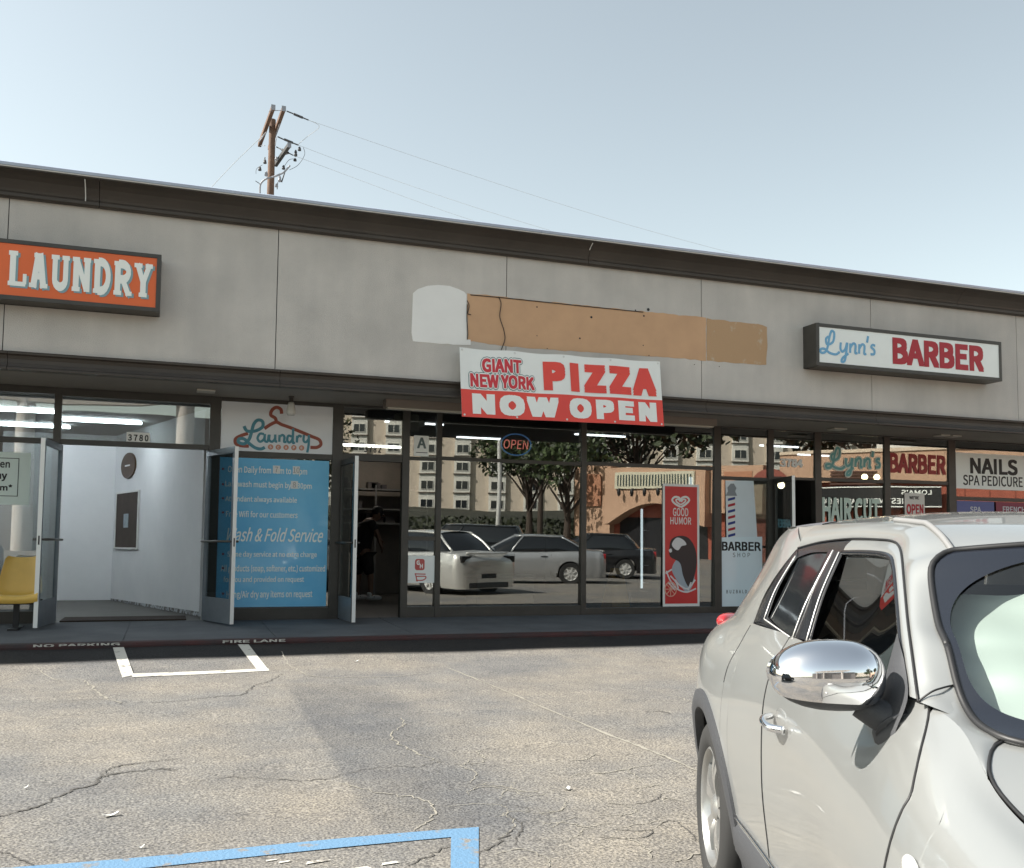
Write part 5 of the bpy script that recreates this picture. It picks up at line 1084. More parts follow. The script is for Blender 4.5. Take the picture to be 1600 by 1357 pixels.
# doors
for sg, side in ((1, 'right'), (-1, 'left')):
    fl = (lambda A: loc(A)) if sg == 1 else (lambda A: np.asarray(A))
    low = patchS(lambda t: rear_seam(t) + .004, lambda t: front_seam(t) - .003, 40, 30)
    mb = MB(); mb.grid(fl(low))
    win = g3([(1.013, 1.100), (.957, 1.23), (.897, 1.352), (1.064, 1.358), (1.213, 1.359), (1.293, 1.352), (1.351, 1.332), (1.42, 1.30), (1.542, 1.231), (1.64, 1.171), (1.765, 1.088)])
    fr_ = g3([(.845, 1.09), (.862, 1.23), (.86, 1.389), (1.064, 1.392), (1.20, 1.390), (1.30, 1.375), (1.372, 1.349), (1.455, 1.308), (1.572, 1.241), (1.674, 1.181), (1.815, 1.086)])
    mb.grid(fl(np.array([[np.array(a) * (1 - t) + np.array(b) * t + np.array([0, .006 * math.sin(math.pi * t), 0]) for t in np.linspace(0, 1, 5)] for a, b in zip(rs(win[2:], 40), rs(fr_[2:], 40))])))
    d = mb.build('door', m_paint, car, smooth=True, angle=40)
    b0, t0_ = rs(win[:3] , 12), rs(win[2:], 30)
    base = rs([win[0], (1.3, gv(1.086), 1.086), (1.55, gv(1.082), 1.082), win[-1]], 30)
    gl = np.array([[np.array(a) * (1 - q_) + np.array(b) * q_ - np.array([0, .008, 0]) for q_ in np.linspace(0, 1, 14)] for a, b in zip(base, t0_)])
    MB().grid(fl(gl)).build('side_window', m_sideglass, d, smooth=True)
    mb = MB(); mb.tube([fl(np.array(p)) for p in rs(win[2:] , 50)], .008, 6); mb.build('window_seal', m_trim, d, smooth=True)
    mb = MB(); mb.tube([fl(np.array(p) + np.array([0, .003, 0])) for p in base], .010, 6); mb.build('belt_seal', m_trim, d, smooth=True)
    # handle
    h0, h1 = S_(.945, 4.78), S_(1.10, 4.70)
    mb = MB(); hp = [h0 + [0, .012, 0], h0 + [.04, .040, .0], (h0 + h1) / 2 + [0, .048, 0], h1 + [-.03, .040, 0], h1 + [0, .010, 0]]
    mb.tube([fl(np.array(p)) for p in cr(hp, 5)], [.011] * 21, 10); mb.build('handle', m_chrome, d, smooth=True)
    mb = MB(); mb.ell(fl(np.array((h0 + h1) / 2 + [-.005, -.004, .005])), (.075, .005, .034), 18, 8); mb.build('handle_recess', m_paint, d, smooth=True)
    # rear door above the sill, with hidden handle
    rd = patchS(lambda t: .302, lambda t: rear_seam(t) - .004, 26, 28); mb = MB(); mb.grid(fl(rd)); rdo = mb.build('door', m_paint, car, smooth=True, angle=40)
    rw = g3([(.46, 1.112), (.44, 1.22), (.455, 1.318), (.58, 1.342), (.742, 1.357)]); rb = rs([rw[0], (.62, gv(1.098), 1.098), (.815, gv(1.089), 1.089)], 20); rt = rs([rw[2], rw[3], rw[4]], 20)
    MB().grid(fl(np.array([[np.array(a) * (1 - q_) + np.array(b) * q_ - np.array([0, .006, 0]) for q_ in np.linspace(0, 1, 12)] for a, b in zip(rb, rt)]))).build('side_window', m_darkglass, rdo, smooth=True)
    # black pillar panels
    mb = MB(); mb.grid(fl(ruled(g3([(.812, 1.09), (.79, 1.22), (.742, 1.357)]), g3([(1.012, 1.10), (.955, 1.23), (.897, 1.352)]), 20, 6, .004)))
    mb.grid(fl(ruled(g3([(.30, 1.08), (.315, 1.18), (.345, 1.27), (.395, 1.352)]), g3([(.46, 1.095), (.44, 1.20), (.445, 1.28), (.46, 1.322)]), 20, 5, .004)))
    mb.grid(fl(ruled(g3([(.395, 1.352), (.60, 1.374), (.86, 1.389)]), g3([(.46, 1.320), (.60, 1.343), (.895, 1.352)]), 16, 4, .002)))
    mb.grid(fl(ruled(g3([(.30, 1.078), (.55, 1.086), (.82, 1.091)]), g3([(.45, 1.116), (.6, 1.10), (.82, 1.091)]), 12, 3, .002)))
    mb.build('pillar_panel', m_trim, rdo, smooth=True)
    mb = MB()
    for k in ([(.845, 1.092), (.835, 1.20), (.803, 1.357)], [(.985, 1.10), (.93, 1.23), (.872, 1.353)], [(.44, 1.106), (.425, 1.21), (.438, 1.325)], [(.44, 1.106), (.62, 1.098), (.81, 1.09)]): mb.tube([fl(np.array(p) + np.array([0, .005, 0])) for p in rs(g3(k), 14)], .0022, 6)
    mb.build('bright_trim', m_alum, rdo, smooth=True)
    # door mirror on a dark foot
    mc = np.array([1.715, .915, 1.112])
    def egg(e0, e1, name, m, parent, zlo, zhi, sc=1.0):
        mb = MB(); A = []
        for a in np.linspace(0, 2 * math.pi, 37):
            r_ = []
            for b in np.linspace(zlo, zhi, 15):
                x_, y_, z_ = math.cos(b) * math.cos(a), math.cos(b) * math.sin(a), math.sin(b)
                pw = lambda q_, e: math.copysign(abs(q_) ** e, q_)
                taper = 1 + .12 * y_ * -1
                r_.append(mc + np.array([(.088 if x_ > 0 else .05) * pw(x_, .8), .119 * pw(y_, .8), (.078 if z_ > 0 else .070) * pw(z_, .85) * taper]) * sc)
            A.append(r_)
        mb.grid(fl(np.array(A))); return mb.build(name, m, parent, smooth=True)
    mi_ = egg(0, 0, 'door_mirror', m_clad, car, -math.pi / 2, math.pi / 2, .985); mi_['label'] = 'chrome capped mirror on the ' + side + ' front door'
    egg(0, 0, 'chrome_cap', m_chrome, mi_, -.62, math.pi / 2, 1.0)
    mb = MB(); arm_ = [mc + [.0, -.07, -.055], mc + [.015, -.105, -.075], mc + [.03, -.135, -.088], (1.76, .775, 1.012)]
    mb.tube([fl(np.array(p)) for p in cr(arm_, 5)], list(np.interp(np.linspace(0, 1, 16), [0, .4, 1], [.03, .034, .052])), 14)
    A = np.array([[(1.60, gv(1.17) - .004, 1.195), (1.665, gv(1.17) + .012, 1.172), (1.70, gv(1.15) + .01, 1.15)], [(1.64, gv(1.10) + .01, 1.10), (1.71, gv(1.10) + .028, 1.09), (1.79, gv(1.09) + .012, 1.085)], [(1.66, .79, 1.02), (1.74, .825, 1.0), (1.80, .80, 1.015)], [(1.70, .795, .985), (1.755, .812, .968), (1.80, .795, .985)]])
    AA = np.array([rs(list(r_), 9) for r_ in A]); AA = np.array([rs(list(AA[:, j]), 14) for j in range(9)]); mb.grid(fl(AA)); mb.build('mirror_foot', m_clad, mi_, smooth=True)
    mb = MB(); A = [[mc + np.array([-.052, .115 * math.cos(a) * r_, .062 * math.sin(a) * r_]) for r_ in (0.01, .5, 1)] for a in np.linspace(0, 2 * math.pi, 25)]; mb.grid(fl(np.array(A))); mb.build('mirror_glass', mat('mirror', (.8, .82, .84), .02, 1.0), mi_)
    # cladding: wheel arches and sill
    mb = MB()
    for uc, wc, r in ARC.values():
        A = []
        for a in np.linspace(-.30, math.pi + .30, 49):
            row = []
            for k, (dr, dv) in enumerate([(-.030, -.03), (-.026, .006), (-.005, .016), (.022, .017), (.044, .012), (.048, -.012)]):
                u = uc + (r + dr) * math.cos(a); w = wc + (r + dr) * math.sin(a); uu = min(max(u, -.78), 3.28); q_ = sect(uu); ww = [p[1] for p in q_]
                row.append((u, float(np.interp(min(max(w, ww[0]), ww[-1]), ww, [p[0] for p in q_])) + dv, w))
            A.append(row)
        mb.grid(fl(np.array(A)))
    A = [[tuple(S_(u, t) + np.array([0, dv, 0])) for t, dv in ((-.0, -.02), (.0, .012), (.9, .020), (1.5, .014), (1.62, -.004))] for u in np.linspace(.41, 2.13, 40)]
    mb.grid(fl(np.array(A))); mb.build('arch_cladding', m_clad, car, smooth=True, angle=50)
    mb = MB(); mb.tube([fl(S_(u, 1.75) + np.array([0, .003, 0])) for u in np.linspace(.42, 2.1, 30)], .008, 6); mb.build('sill_trim', m_chrome, car, smooth=True)
    # tail lamp, side marker, front lamps
    mb = MB(); A = []
    for a in np.linspace(0, 2 * math.pi, 25):
        A.append([np.array([-.40 - .24 * s, .742 - .17 * s ** 1.6 + .045 * math.cos(a) * math.sin(math.pi * min(.9999, max(1e-4, s))) ** .5, 1.012 - .03 * s + .040 * math.sin(a) * math.sin(math.pi * min(.9999, max(1e-4, s))) ** .5]) for s in np.linspace(0, 1, 14)])
    mb.grid(fl(np.array(A))); mb.build('tail_lamp', m_lamp, car, smooth=True)
    mb = MB(); mb.ell(fl(S_(2.115, 4.55) + np.array([0, .002, 0])), (.035, .010, .022), 16, 8); mb.build('side_marker', m_clear, car, smooth=True)
    mb = MB(); mb.ell(fl(np.array([2.98, .70, .845])), (.19, .07, .045), 20, 10); mb.build('headlight', m_clear, car, smooth=True)
    mb = MB(); mb.ell(fl(np.array([3.26, .50, .58])), (.07, .10, .10), 18, 10); mb.build('round_headlight', m_clear, car, smooth=True)
    # wheels
    for uc in (0.0, 2.53):
        wl_ = empty('wheel', (0, 0, 0)); wl_.parent = car
        yc = .765
        tyre = [(.222, .082), (.235, .098), (.27, .104), (.305, .098), (.326, .082), (.334, .05), (.334, -.05), (.326, -.082), (.29, -.10), (.235, -.098), (.222, -.08)]
        wm_ = MB(); wm_.lathe([(r_, (yc + h) * -sg) for r_, h in tyre], (uc, 0, .334), 'y', 48, caps=False)
        ty = wm_.build('tyre', m_rubber, wl_, smooth=True, angle=45)
        rim = MB(); rim.lathe([(.226, (yc + .088) * -sg), (.218, (yc + .094) * -sg), (.206, (yc + .082) * -sg), (.198, (yc + .02) * -sg), (.195, (yc - .09) * -sg)], (uc, 0, .334), 'y', 48, caps=False)
        for k in range(5):
            a = k * 2 * math.pi / 5 + .25
            for da in (-.17, .17):
                pts = []
                for q_ in np.linspace(0, 1, 8):
                    r_ = .045 + (.205 - .045) * q_; aa = a + da * (.35 + .9 * q_); wd = .013 + .009 * q_
                    e = np.array([math.cos(aa), 0, math.sin(aa)]); n_ = np.array([-e[2], 0, e[0]]); c_ = np.array([uc, (yc + .072 + .012 * math.sin(math.pi * q_)) * -sg, .334]) + e * r_
                    pts.append([c_ - n_ * wd + [0, sg * .03, 0], c_ - n_ * wd * .9, c_ + n_ * wd * .9, c_ + n_ * wd + [0, sg * .03, 0]])
                rim.grid(np.array(pts))
        rim.lathe([(.0, (yc + .088) * -sg), (.034, (yc + .086) * -sg), (.05, (yc + .074) * -sg), (.052, (yc + .03) * -sg)], (uc, 0, .334), 'y', 24)
        rim.build('rim', mat('bright alloy', (.42, .42, .41), .3, .75), wl_, smooth=True, angle=40)
        br = MB(); br.lathe([(.0, (yc + .0) * -sg), (.15, (yc + .0) * -sg), (.15, (yc - .02) * -sg)], (uc, 0, .334), 'y', 30); br.build('brake_disc', mat('grey disc', (.10, .10, .10), .5, .6), wl_)
        wh = MB(); wh.lathe([(.40, (.80) * -sg), (.40, .45 * -sg), (.0, .45 * -sg)], (uc, 0, .345), 'y', 30); wh.build('wheel_well', m_black, wl_)
# roof ditch strips, spoiler slot
seam(TD[5:], .016, .004, (0, .3, 1), 'roof_ditch', mat('grey ditch strip', (.20, .20, .20), .6))
mb = MB()
def roofpt(u, s, up=0.0):
    f = float(np.interp(u, T2[:, 0], np.arange(60))); k = int(min(f, 58)); f -= k; t = T2[k] * (1 - f) + T2[k + 1] * f; c = C2[k] * (1 - f) + C2[k + 1] * f
    return np.array([u, t[1] * s, c[2] + (t[2] - c[2]) * abs(s) ** 2.6 + up])
m_slot = mat('grey plastic', (.09, .09, .10), .5)
for sg in (-1, 1): mb = MB(); mb.grid(np.array([[roofpt(u, sg * s, h) for s, h in ((.998, -.004), (.99, .003), (.94, .003), (.90, .003), (.895, -.004))] for u in np.linspace(.14, .42, 12)])); mb.build('spoiler_slot', m_slot, car)
# windscreen: glass, black border, wiper cowl, folded sun shade inside
WE = rs(WS, 80); wt, wb = (1.67, 0, 1.418), (2.16, 0, 1.055)
def WSp(a, b, inset=0.0):      # a across -1..1, b down 0..1
    i = b * 79; k = int(min(i, 78)); f = i - k; e = WE[k] * (1 - f) + WE[k + 1] * f
    c = np.array([1.67 + .49 * b, 0, 1.418 - .363 * b])
    s = 1 - abs(a) ** 2.1
    p = np.array([e[0] + (c[0] - e[0]) * s, e[1] * a, e[2] + (c[2] - e[2]) * s]); return p * np.array([1, 1 - inset * .6, 1]) + np.array([-.62, 0, -.80]) * inset
wsA = np.array([[WSp(a, b) for b in np.linspace(0, 1, 50)] for a in np.linspace(-1, 1, 61)])
MB().grid(loc(wsA)).build('windscreen', m_wsglass, car, smooth=True)
def edge_of(f, n=200, sq=3.2):
    out = []
    for t in np.linspace(0, 2 * math.pi, n, endpoint=False):
        c, s = math.cos(t), math.sin(t); k = (abs(c) ** sq + abs(s) ** sq) ** (-1 / sq); out.append((c * k * f[0], f[2] + s * k * f[1]))
    return out
outer = []
for t in np.linspace(0, 2 * math.pi, 200, endpoint=False):
    c, s = math.cos(t), math.sin(t); k = 1 / max(abs(c), abs(s)); outer.append((c * k, .5 + .5 * s * k))
inner = edge_of((.972, .462, .507), sq=3.4); fr3 = []
for (a, b), (a2, b2) in zip(outer + outer[:1], inner + inner[:1]): fr3.append([WSp(a + (a2 - a) * q_, b + (b2 - b) * q_) + np.array([.003, 0, .003]) for q_ in np.linspace(0, 1, 9)])
MB().grid(loc(np.array(fr3))).build('windscreen_border', mat('black glass border', (.010, .012, .018), .06, spec=.9), car, smooth=True)
mb = MB(); mb.tube([loc(np.array(WSp(a, b) + np.array([.004, 0, .004]))) for a, b in outer + outer[:1]], .0075, 8); mb.build('windscreen_seal', m_black, car, smooth=True)
shA = np.array([[WSp(a, b, .06) + np.array([.006 * math.sin(34 * b + 3 * a) * (.5 + .5 * math.sin(9 * a)), 0, .004 * math.sin(21 * a + 6 * b)]) for b in np.linspace(.15, .97, 60)] for a in np.linspace(-.97, .97, 90)])
MB().grid(loc(shA)).build('sun_shade', mat('pale green sun shade', (.41, .455, .425), .4, .15), car, smooth=True)
mb = MB()
for a0, bow in ((.47, .05), (-.47, -.05)):
    mb.tube([loc(WSp(a0 + bow * (1 - (2 * b - 1) ** 2), b, .042)) for b in np.linspace(.12, .92, 30)], .004, 6)
mb.build('shade_seam', mat('grey green seam', (.25, .30, .27), .6), car)
mb = MB(); cwl = [[WSp(a, 1.0) + np.array([.02 * q_ + .045 * q_ * (1 - abs(a) ** 3), 0, .004 - .012 * q_]) for q_ in np.linspace(0, 1, 4)] for a in np.linspace(-.93, .93, 41)]; mb.grid(loc(np.array(cwl))); mb.build('wiper_cowl', m_clad, car, smooth=True)
for a0, a1 in ((.80, .12), (.02, -.62)):
    mb = MB(); mb.tube([loc(WSp(a0 + (a1 - a0) * q_, .985 - .05 * q_) + np.array([.014, 0, .022])) for q_ in np.linspace(0, 1, 14)], [.011] * 3 + [.007] * 11, 8); mb.build('wiper', m_black, car, smooth=True)
# cabin seen through the side glass
m_seat = mat('dark seat cloth', (.09, .09, .095), .85)
for y in (-.36, .36):
    mb = MB(); mb.obox((1.05, y, .62), (.26, 0, .03), (0, .24, 0), (0, 0, .08)); mb.obox((.80, y, .92), (.07, 0, -.02), (0, .23, 0), (-.09, 0, .30)); mb.obox((.69, y, 1.27), (.045, 0, 0), (0, .13, 0), (0, 0, .09)); mb.build('front_seat', m_seat, car, bevel=.04)
mb = MB(); mb.obox((.05, 0, .62), (.26, 0, 0), (0, .58, 0), (0, 0, .09)); mb.obox((-.2, 0, .92), (.07, 0, 0), (0, .58, 0), (-.07, 0, .28)); mb.build('rear_seat', m_seat, car, bevel=.04)
mb = MB(); mb.obox((1.72, 0, .90), (.24, 0, 0), (0, .70, 0), (0, 0, .11)); mb.obox((.9, 0, .32), (1.0, 0, 0), (0, .70, 0), (0, 0, .03)); mb.build('dashboard', mat('dark dashboard', (.03, .03, .033), .6), car, bevel=.05)
mb = MB(); mb.tube([np.array([1.42 + .06 * math.sin(t), .36 + .18 * math.cos(t), .98 + .17 * math.sin(t)]) for t in np.linspace(0, 2 * math.pi, 33)], .016, 8); mb.build('steering_wheel', m_seat, car, smooth=True)
bk = np.array([[(-.785 + (.27) * q_ - .05 * (1 - s * s) - .006, (.46 - .07 * q_) * s, 1.03 + .31 * q_) for s in np.linspace(1, -1, 13)] for q_ in np.linspace(0, 1, 6)]); MB().grid(loc(bk)).build('rear_window', m_darkglass, car, smooth=True)
mb = MB(); mb.obox((3.385, 0, .62), (.012, 0, 0), (0, .36, 0), (-.004, 0, .075)); mb.obox((3.395, 0, .36), (.012, 0, 0), (0, .42, 0), (0, 0, .06)); mb.build('grille', m_trim, car, bevel=.01)
mb = MB(); mb.obox((-.845, 0, .40), (.015, 0, 0), (0, .52, 0), (0, 0, .09)); mb.build('rear_bumper_insert', m_clad, car, bevel=.01)
mb = MB(); mb.obox((1.25, 0, .21), (1.9, 0, 0), (0, .70, 0), (0, 0, .02)); mb.build('underbody', m_black, car)
# ------------------------------------------------------------------ across the lot: what the shop windows mirror
def simple_car(pos, nose, lab, col, L=4.65, W=1.80, H=1.44, suv=False, lampc=None):
    r = empty('parked_car', (0, 0, 0), lab, 'car', None); LOCAL.add(r.name)
    n = np.array([*nose, 0.0]); n /= np.linalg.norm(n); lf = np.array([-n[1], n[0], 0])
    z = gz(*pos); M_ = Matrix.Identity(4)
    for i in range(3): M_[i][0], M_[i][1], M_[i][2], M_[i][3] = n[i], lf[i], (0, 0, 1)[i], (pos[0], pos[1], z)[i]
    r.matrix_basis = M_
    pm = paint(lab[:14] + ' paint', col); h = L / 2; w = W / 2
    us = [-h, -h + .06, -h + .35, -h + .9, -.6, .3, 1.0, h - .85, h - .35, h - .08, h]
    wd = [.72, .84, .95, 1, 1, 1, 1, .99, .93, .80, .66]
    belt = [.78, .88, .95, .96, .93, .92, .91, .84, .76, .68, .58] if not suv else [.9, .98, 1.04, 1.04, 1.02, 1.01, 1.0, .98, .92, .86, .74]
    def sec(u):
        k = herm(us, wd, u) * w; b = herm(us, belt, u); return [(k * .93, .20), (k * .98, .34), (k, .52), (k * 1.0, .66), (k * .985, b - .10), (k * .93, b - .02), (k * .84, b), (0, b + .05)]
    arcs = [(-h + 1.02, .33), (h - .93, .33)]
    A = []
    uu = sorted(set(list(np.linspace(-h, h, 60)) + [a + .36 * math.sin(t) for a, _ in arcs for t in np.linspace(-1.57, 1.57, 15)]))
    for u in uu:
        c = sec(u); lo = .20
        for a, wc in arcs:
            if abs(u - a) < .36: lo = max(lo, wc + math.sqrt(.1296 - (u - a) ** 2))
        A.append([(u, p[0], max(p[1], lo) if k < 5 else p[1]) for k, p in enumerate(c)])
    A = np.array(A); B = A.copy(); B[..., 1] *= -1
    mb = MB(); mb.grid(A); mb.grid(B)
    for e in (0, -1): mb.grid(np.array([[(A[e][k][0], A[e][k][1] * s, A[e][k][2]) for s in (1, .33, -.33, -1)] for k in range(8)]))
    mb.build('body', pm, r, smooth=True, angle=40)
    f0, f1 = (-h + .12, 1.05) if suv else (-h + .62, 1.02)
    rr0, rr1 = (-h + .42, .35) if suv else (-1.05, .18)
    bz = lambda u: herm(us, belt, u) + .0
    ring_b = [(f0, .60 * w), (f0 + .12, .78 * w), (-.4, .84 * w), (.5, .83 * w), (f1 - .15, .76 * w), (f1 + .22, .45 * w), (f1 + .32, 0)]
    ring_t = [(rr0, .48 * w), (rr0 + .12, .58 * w), (-.45, .62 * w), (.05, .62 * w), (rr1 - .02, .58 * w), (rr1 + .08, .35 * w), (rr1 + .12, 0)]
    rb, rt = rs([(u, v, bz(u)) for u, v in ring_b], 50), rs([(u, v, H - .05 - .03 * abs(u + .3)) for u, v in ring_t], 50)
    G1 = np.array([[a * (1 - t) + b * t + np.array([0, .04 * math.sin(math.pi * t) * (b[1] > .3), .02 * math.sin(math.pi * t)]) for t in np.linspace(0, 1, 8)] for a, b in zip(rb, rt)]); G2 = G1.copy(); G2[..., 1] *= -1
    gq = MB(); gq.grid(G1); gq.grid(G2)
    k0, k1 = rb[0], rt[0]; gq.grid(np.array([[(a[0] - .12 * (1 - s * s), a[1] * s, a[2] + .02 * (1 - s * s)) for s in (1, .5, 0, -.5, -1)] for a in G1[0]])); gq.build('windows', m_darkglass, r, smooth=True)
    mb = MB(); mb.grid(np.array([[(p[0] - (.12 * (1 - s * s) if i == 0 else 0), p[1] * s, p[2] + .05 * (1 - s * s)) for s in np.linspace(1, -1, 11)] for i, p in enumerate(rt)])); mb.build('roof', pm, r, smooth=True)
    mb = MB()
    for sg in (1, -1):
        for i0 in (0, 30, 41): mb.tube([np.array([p[0], p[1] * sg, p[2]]) * [1, 1.01, 1] for p in G1[min(i0, 49)]], .035 if i0 != 30 else .025, 6)
        mb.tube([np.array([p[0], p[1] * sg, p[2]]) for p in rt[:46]], .03, 6)
    mb.build('pillars', pm, r, smooth=True)
    for sg in (1, -1):
        mb = MB(); mb.obox((-h + .17, sg * w * .60, bz(-h + .2) - .13), (.13, 0, 0), (.03 * sg * -1, w * .22, 0), (0, 0, .07 if not suv else .12)); mb.build('tail_lamp', lampc or m_lamp, r, bevel=.02)
        mb = MB(); mb.obox((h - .18, sg * w * .62, .60), (.14, 0, 0), (0, w * .16, 0), (0, 0, .06)); mb.build('headlight', m_clear, r, bevel=.02)
        mb = MB(); mb.ell((f1 - .12, sg * (w + .07), bz(f1) + .06), (.07, .10, .07)); mb.build('door_mirror', pm, r, smooth=True)
        for u in (-.55, .42): mb = MB(); mb.tube([(u - .10, sg * (w * .99), .80), (u, sg * (w * 1.015), .805), (u + .10, sg * (w * .99), .80)], .013, 6); mb.build('handle', m_black, r)
        for u in (-.75, .28): mb = MB(); mb.tube([(u, sg * w * .985, z_) for z_ in (.86, .66, .50, .30)], .005, 4); mb.build('shut_line', m_black, r)
        for a, wc in arcs:
            wl = MB(); wl.lathe([(.20, sg * (w - .02)), (.30, sg * (w - .01)), (.325, sg * (w - .04)), (.325, sg * (w - .20)), (.2, sg * (w - .21))], (a, 0, .325), 'y', 28, caps=False); t = wl.build('tyre', m_rubber, r, smooth=True, angle=40)
            wl = MB(); wl.lathe([(.20, sg * (w - .03)), (.18, sg * (w - .06)), (.001, sg * (w - .06))], (a, 0, .325), 'y', 24, caps=False)
            for k in range(7):
                q_ = k * 2 * math.pi / 7; e = np.array([math.cos(q_), 0, math.sin(q_)]); wl.obox(np.array([a, sg * (w - .035), .325]) + e * .10, e * .095, (0, .008, 0), np.array([-e[2], 0, e[0]]) * .022)
            wl.build('rim', m_alum, r)
    mb = MB(); mb.obox((-h + .05, 0, .27), (.07, 0, 0), (0, w * .60, 0), (0, 0, .06)); mb.build('rear_valance', m_clad, r, bevel=.02)
    mb = MB(); mb.tube([(-h + .10 - .09 * (1 - s * s), s * w * .62, bz(-h + .1) + .035) for s in np.linspace(-1, 1, 15)], .02, 6); mb.build('boot_lip', pm, r, smooth=True)
    mb = MB(); mb.box(-h - .006, -h + .02, -.20, .20, .42, .52); mb.build('plate_recess', m_black, r)
    return r
wd_ = np.array([-.34, -.94]); wt_ = np.array([6.55, 5.35])
simple_car(tuple(wt_ + wd_ * 2.35), wd_, 'white four-door saloon parked beside the silver crossover, tail to the shops', (.74, .735, .70), lampc=m_black)
sd = np.array([-.943, -.334]); simple_car((9.7, -1.05), sd, 'silver saloon parked across the lot, side on to the shops', (.45, .46, .47), H=1.42)
simple_car((9.2, -6.0), (-.9, -.42), 'dark four-wheel drive parked behind the silver saloon', (.025, .027, .03), H=1.72, suv=True)
simple_car((13.5, -4.6), (-.9, -.42), 'black hatchback parked right of the dark four-wheel drive', (.02, .02, .022), H=1.50, L=4.2)
simple_car((-4.6, 2.2), (-.34, -.94), 'black four-wheel drive parked left of the camera facing away from the shops', (.015, .015, .02), H=1.70, suv=True)

# hillside
def hz(x, y): return -.72 if y > -38 else -.72 + 3.0 * min(1, (-38 - y) / 60.0) ** 1.3
mb = MB(); hx = np.linspace(-260, 320, 60); hy = np.linspace(-36, -330, 44)
mb.grid([[(x, y, hz(x, y) + (.5 * math.sin(x * .13) * math.sin(y * .17) if y < -42 else -.05)) for y in hy] for x in hx])
tag(mb.build('hillside', mat('dry dark slope', (.035, .035, .022), .95, col2=(.018, .02, .012), vscale=.3), smooth=True), kind='structure')
# apartment block on the hill
a0, a1 = np.array([20.0, -126.8]), np.array([106.0, -96.2]); ad = (a1 - a0) / np.linalg.norm(a1 - a0); an_ = np.array([-ad[1], ad[0]]); AL = np.linalg.norm(a1 - a0)
apt = empty('apartment_block', (a0[0], a0[1], 7), 'long cream apartment block on the hill mirrored in the pizza windows', 'building')
def Wp(o, d, n_): return lambda s, q_, z: (o[0] + d[0] * s + n_[0] * q_, o[1] + d[1] * s + n_[1] * q_, z)
_wa = Wp(a0, ad, an_); wa = lambda s, q_, z: _wa(s, q_, z - 5.3)
def wbox(mb, wf_, s0, s1, q0, q1, z0, z1, mi=0):
    return mb.add([wf_(s, q_, z) for s in (s0, s1) for q_ in (q0, q1) for z in (z0, z1)], [(0, 1, 3, 2), (4, 6, 7, 5), (0, 4, 5, 1), (2, 3, 7, 6), (0, 2, 6, 4), (1, 5, 7, 3)], mi)
m_cream = mat('cream render', (.62, .53, .43), .85, var=.12, vscale=.4); m_white_r = mat('white render', (.70, .68, .62), .85)
mb = MB(); wbox(mb, wa, 0, AL, -14, 0, 5, 25.5); mb.build('wall', m_cream, apt)
mb = MB(); wbox(mb, wa, -.5, AL + .5, -14.5, .7, 25.5, 26.1); mb.build('roof', mat('pale roof edge', (.5, .48, .44), .8), apt)
bays = np.arange(2.5, AL - 2, 5.4); floors = [8.0 + 2.85 * k for k in range(6)]
mb = MB(); 
for s in bays: wbox(mb, wa, s - 1.25, s + 1.25, .001, .55, 7.2, 25.45)
mb.build('bay_column', m_white_r, apt)
m_aptwin = mat('dark window', (.02, .024, .028), .08, spec=.8)
fm = MB(); wbox(fm, wa, 0, 1.9, .552, .62, 0, 1.35); pn = MB(); wbox(pn, wa, .08, .90, .621, .63, .08, 1.27); wbox(pn, wa, 1.0, 1.82, .621, .63, .08, 1.27)
w0 = None
for s in bays:
    for z in floors:
        off = Vector((ad[0] * (s - .95), ad[1] * (s - .95), z))
        if w0 is None:
            w0 = fm.build('window', m_white_r, apt); w0p = pn.build('pane', m_aptwin, w0); w0.location = off
        else:
            c = w0.copy(); COL.objects.link(c); c.parent = apt; c.matrix_parent_inverse = w0.matrix_parent_inverse; c.location = off
            p_ = w0p.copy(); COL.objects.link(p_); p_.parent = c
mb = MB()
for z in floors: 
    for s in bays: wbox(mb, wa, s - 1.35, s + 1.35, .002, .75, z - .55, z - .42)
mb.build('ledge', mat('brown ledge', (.12, .09, .07), .8), apt)

# market building of tan arches and brick red walls
k0, k1 = np.array([20.4, -30.2]), np.array([36.0, 2.2]); kd = (k1 - k0) / np.linalg.norm(k1 - k0); k0 = k0 + kd * 4.5; kn = np.array([-kd[1], kd[0]]); KL = np.linalg.norm(k1 - k0)
mk = empty('market_building', (k0[0], k0[1], -.8), 'tan and brick red market building with an arched entrance, mirrored in the right-hand windows', 'building')
_wk = Wp(k0, kd, kn); wk = lambda s, q_, z: _wk(s, q_, z - 1.1); m_tan = mat('tan render', (.50, .32, .215), .85, var=.12, vscale=.6); m_brick = mat('brick red cladding', (.36, .10, .06), .8, col2=(.29, .08, .05), vscale=1.5); m_kdark = mat('dark shopfront', (.02, .02, .022), .2)
mb = MB(); wbox(mb, wk, 0, KL, -16, 0, -1, 4.4); mb.build('wall', m_brick, mk)
mb = MB(); wbox(mb, wk, 13.0, KL, -.5, .25, 4.4, 5.75); wbox(mb, wk, 9.2, 12.2, -.3, .5, 2.9, 5.3); wbox(mb, wk, .0, 2.6, -.3, .4, 1.5, 5.6); mb.build('parapet', m_tan, mk)
mb = MB(); wbox(mb, wk, 13.0, KL, -.55, .32, 5.751, 5.9); mb.build('parapet_cap', mat('pale cap', (.62, .50, .38), .8), mk)
mb = MB(); arcp = [(2.6, 5.3), (9.2, 5.3), (9.2, 2.2)] + [(2.9 + 6.0 * (1 - t) , 2.2 + 1.15 * math.sin(math.pi * (.02 + .96 * (1 - t)))) for t in np.linspace(0, 1, 20)] + [(2.6, 2.2)]
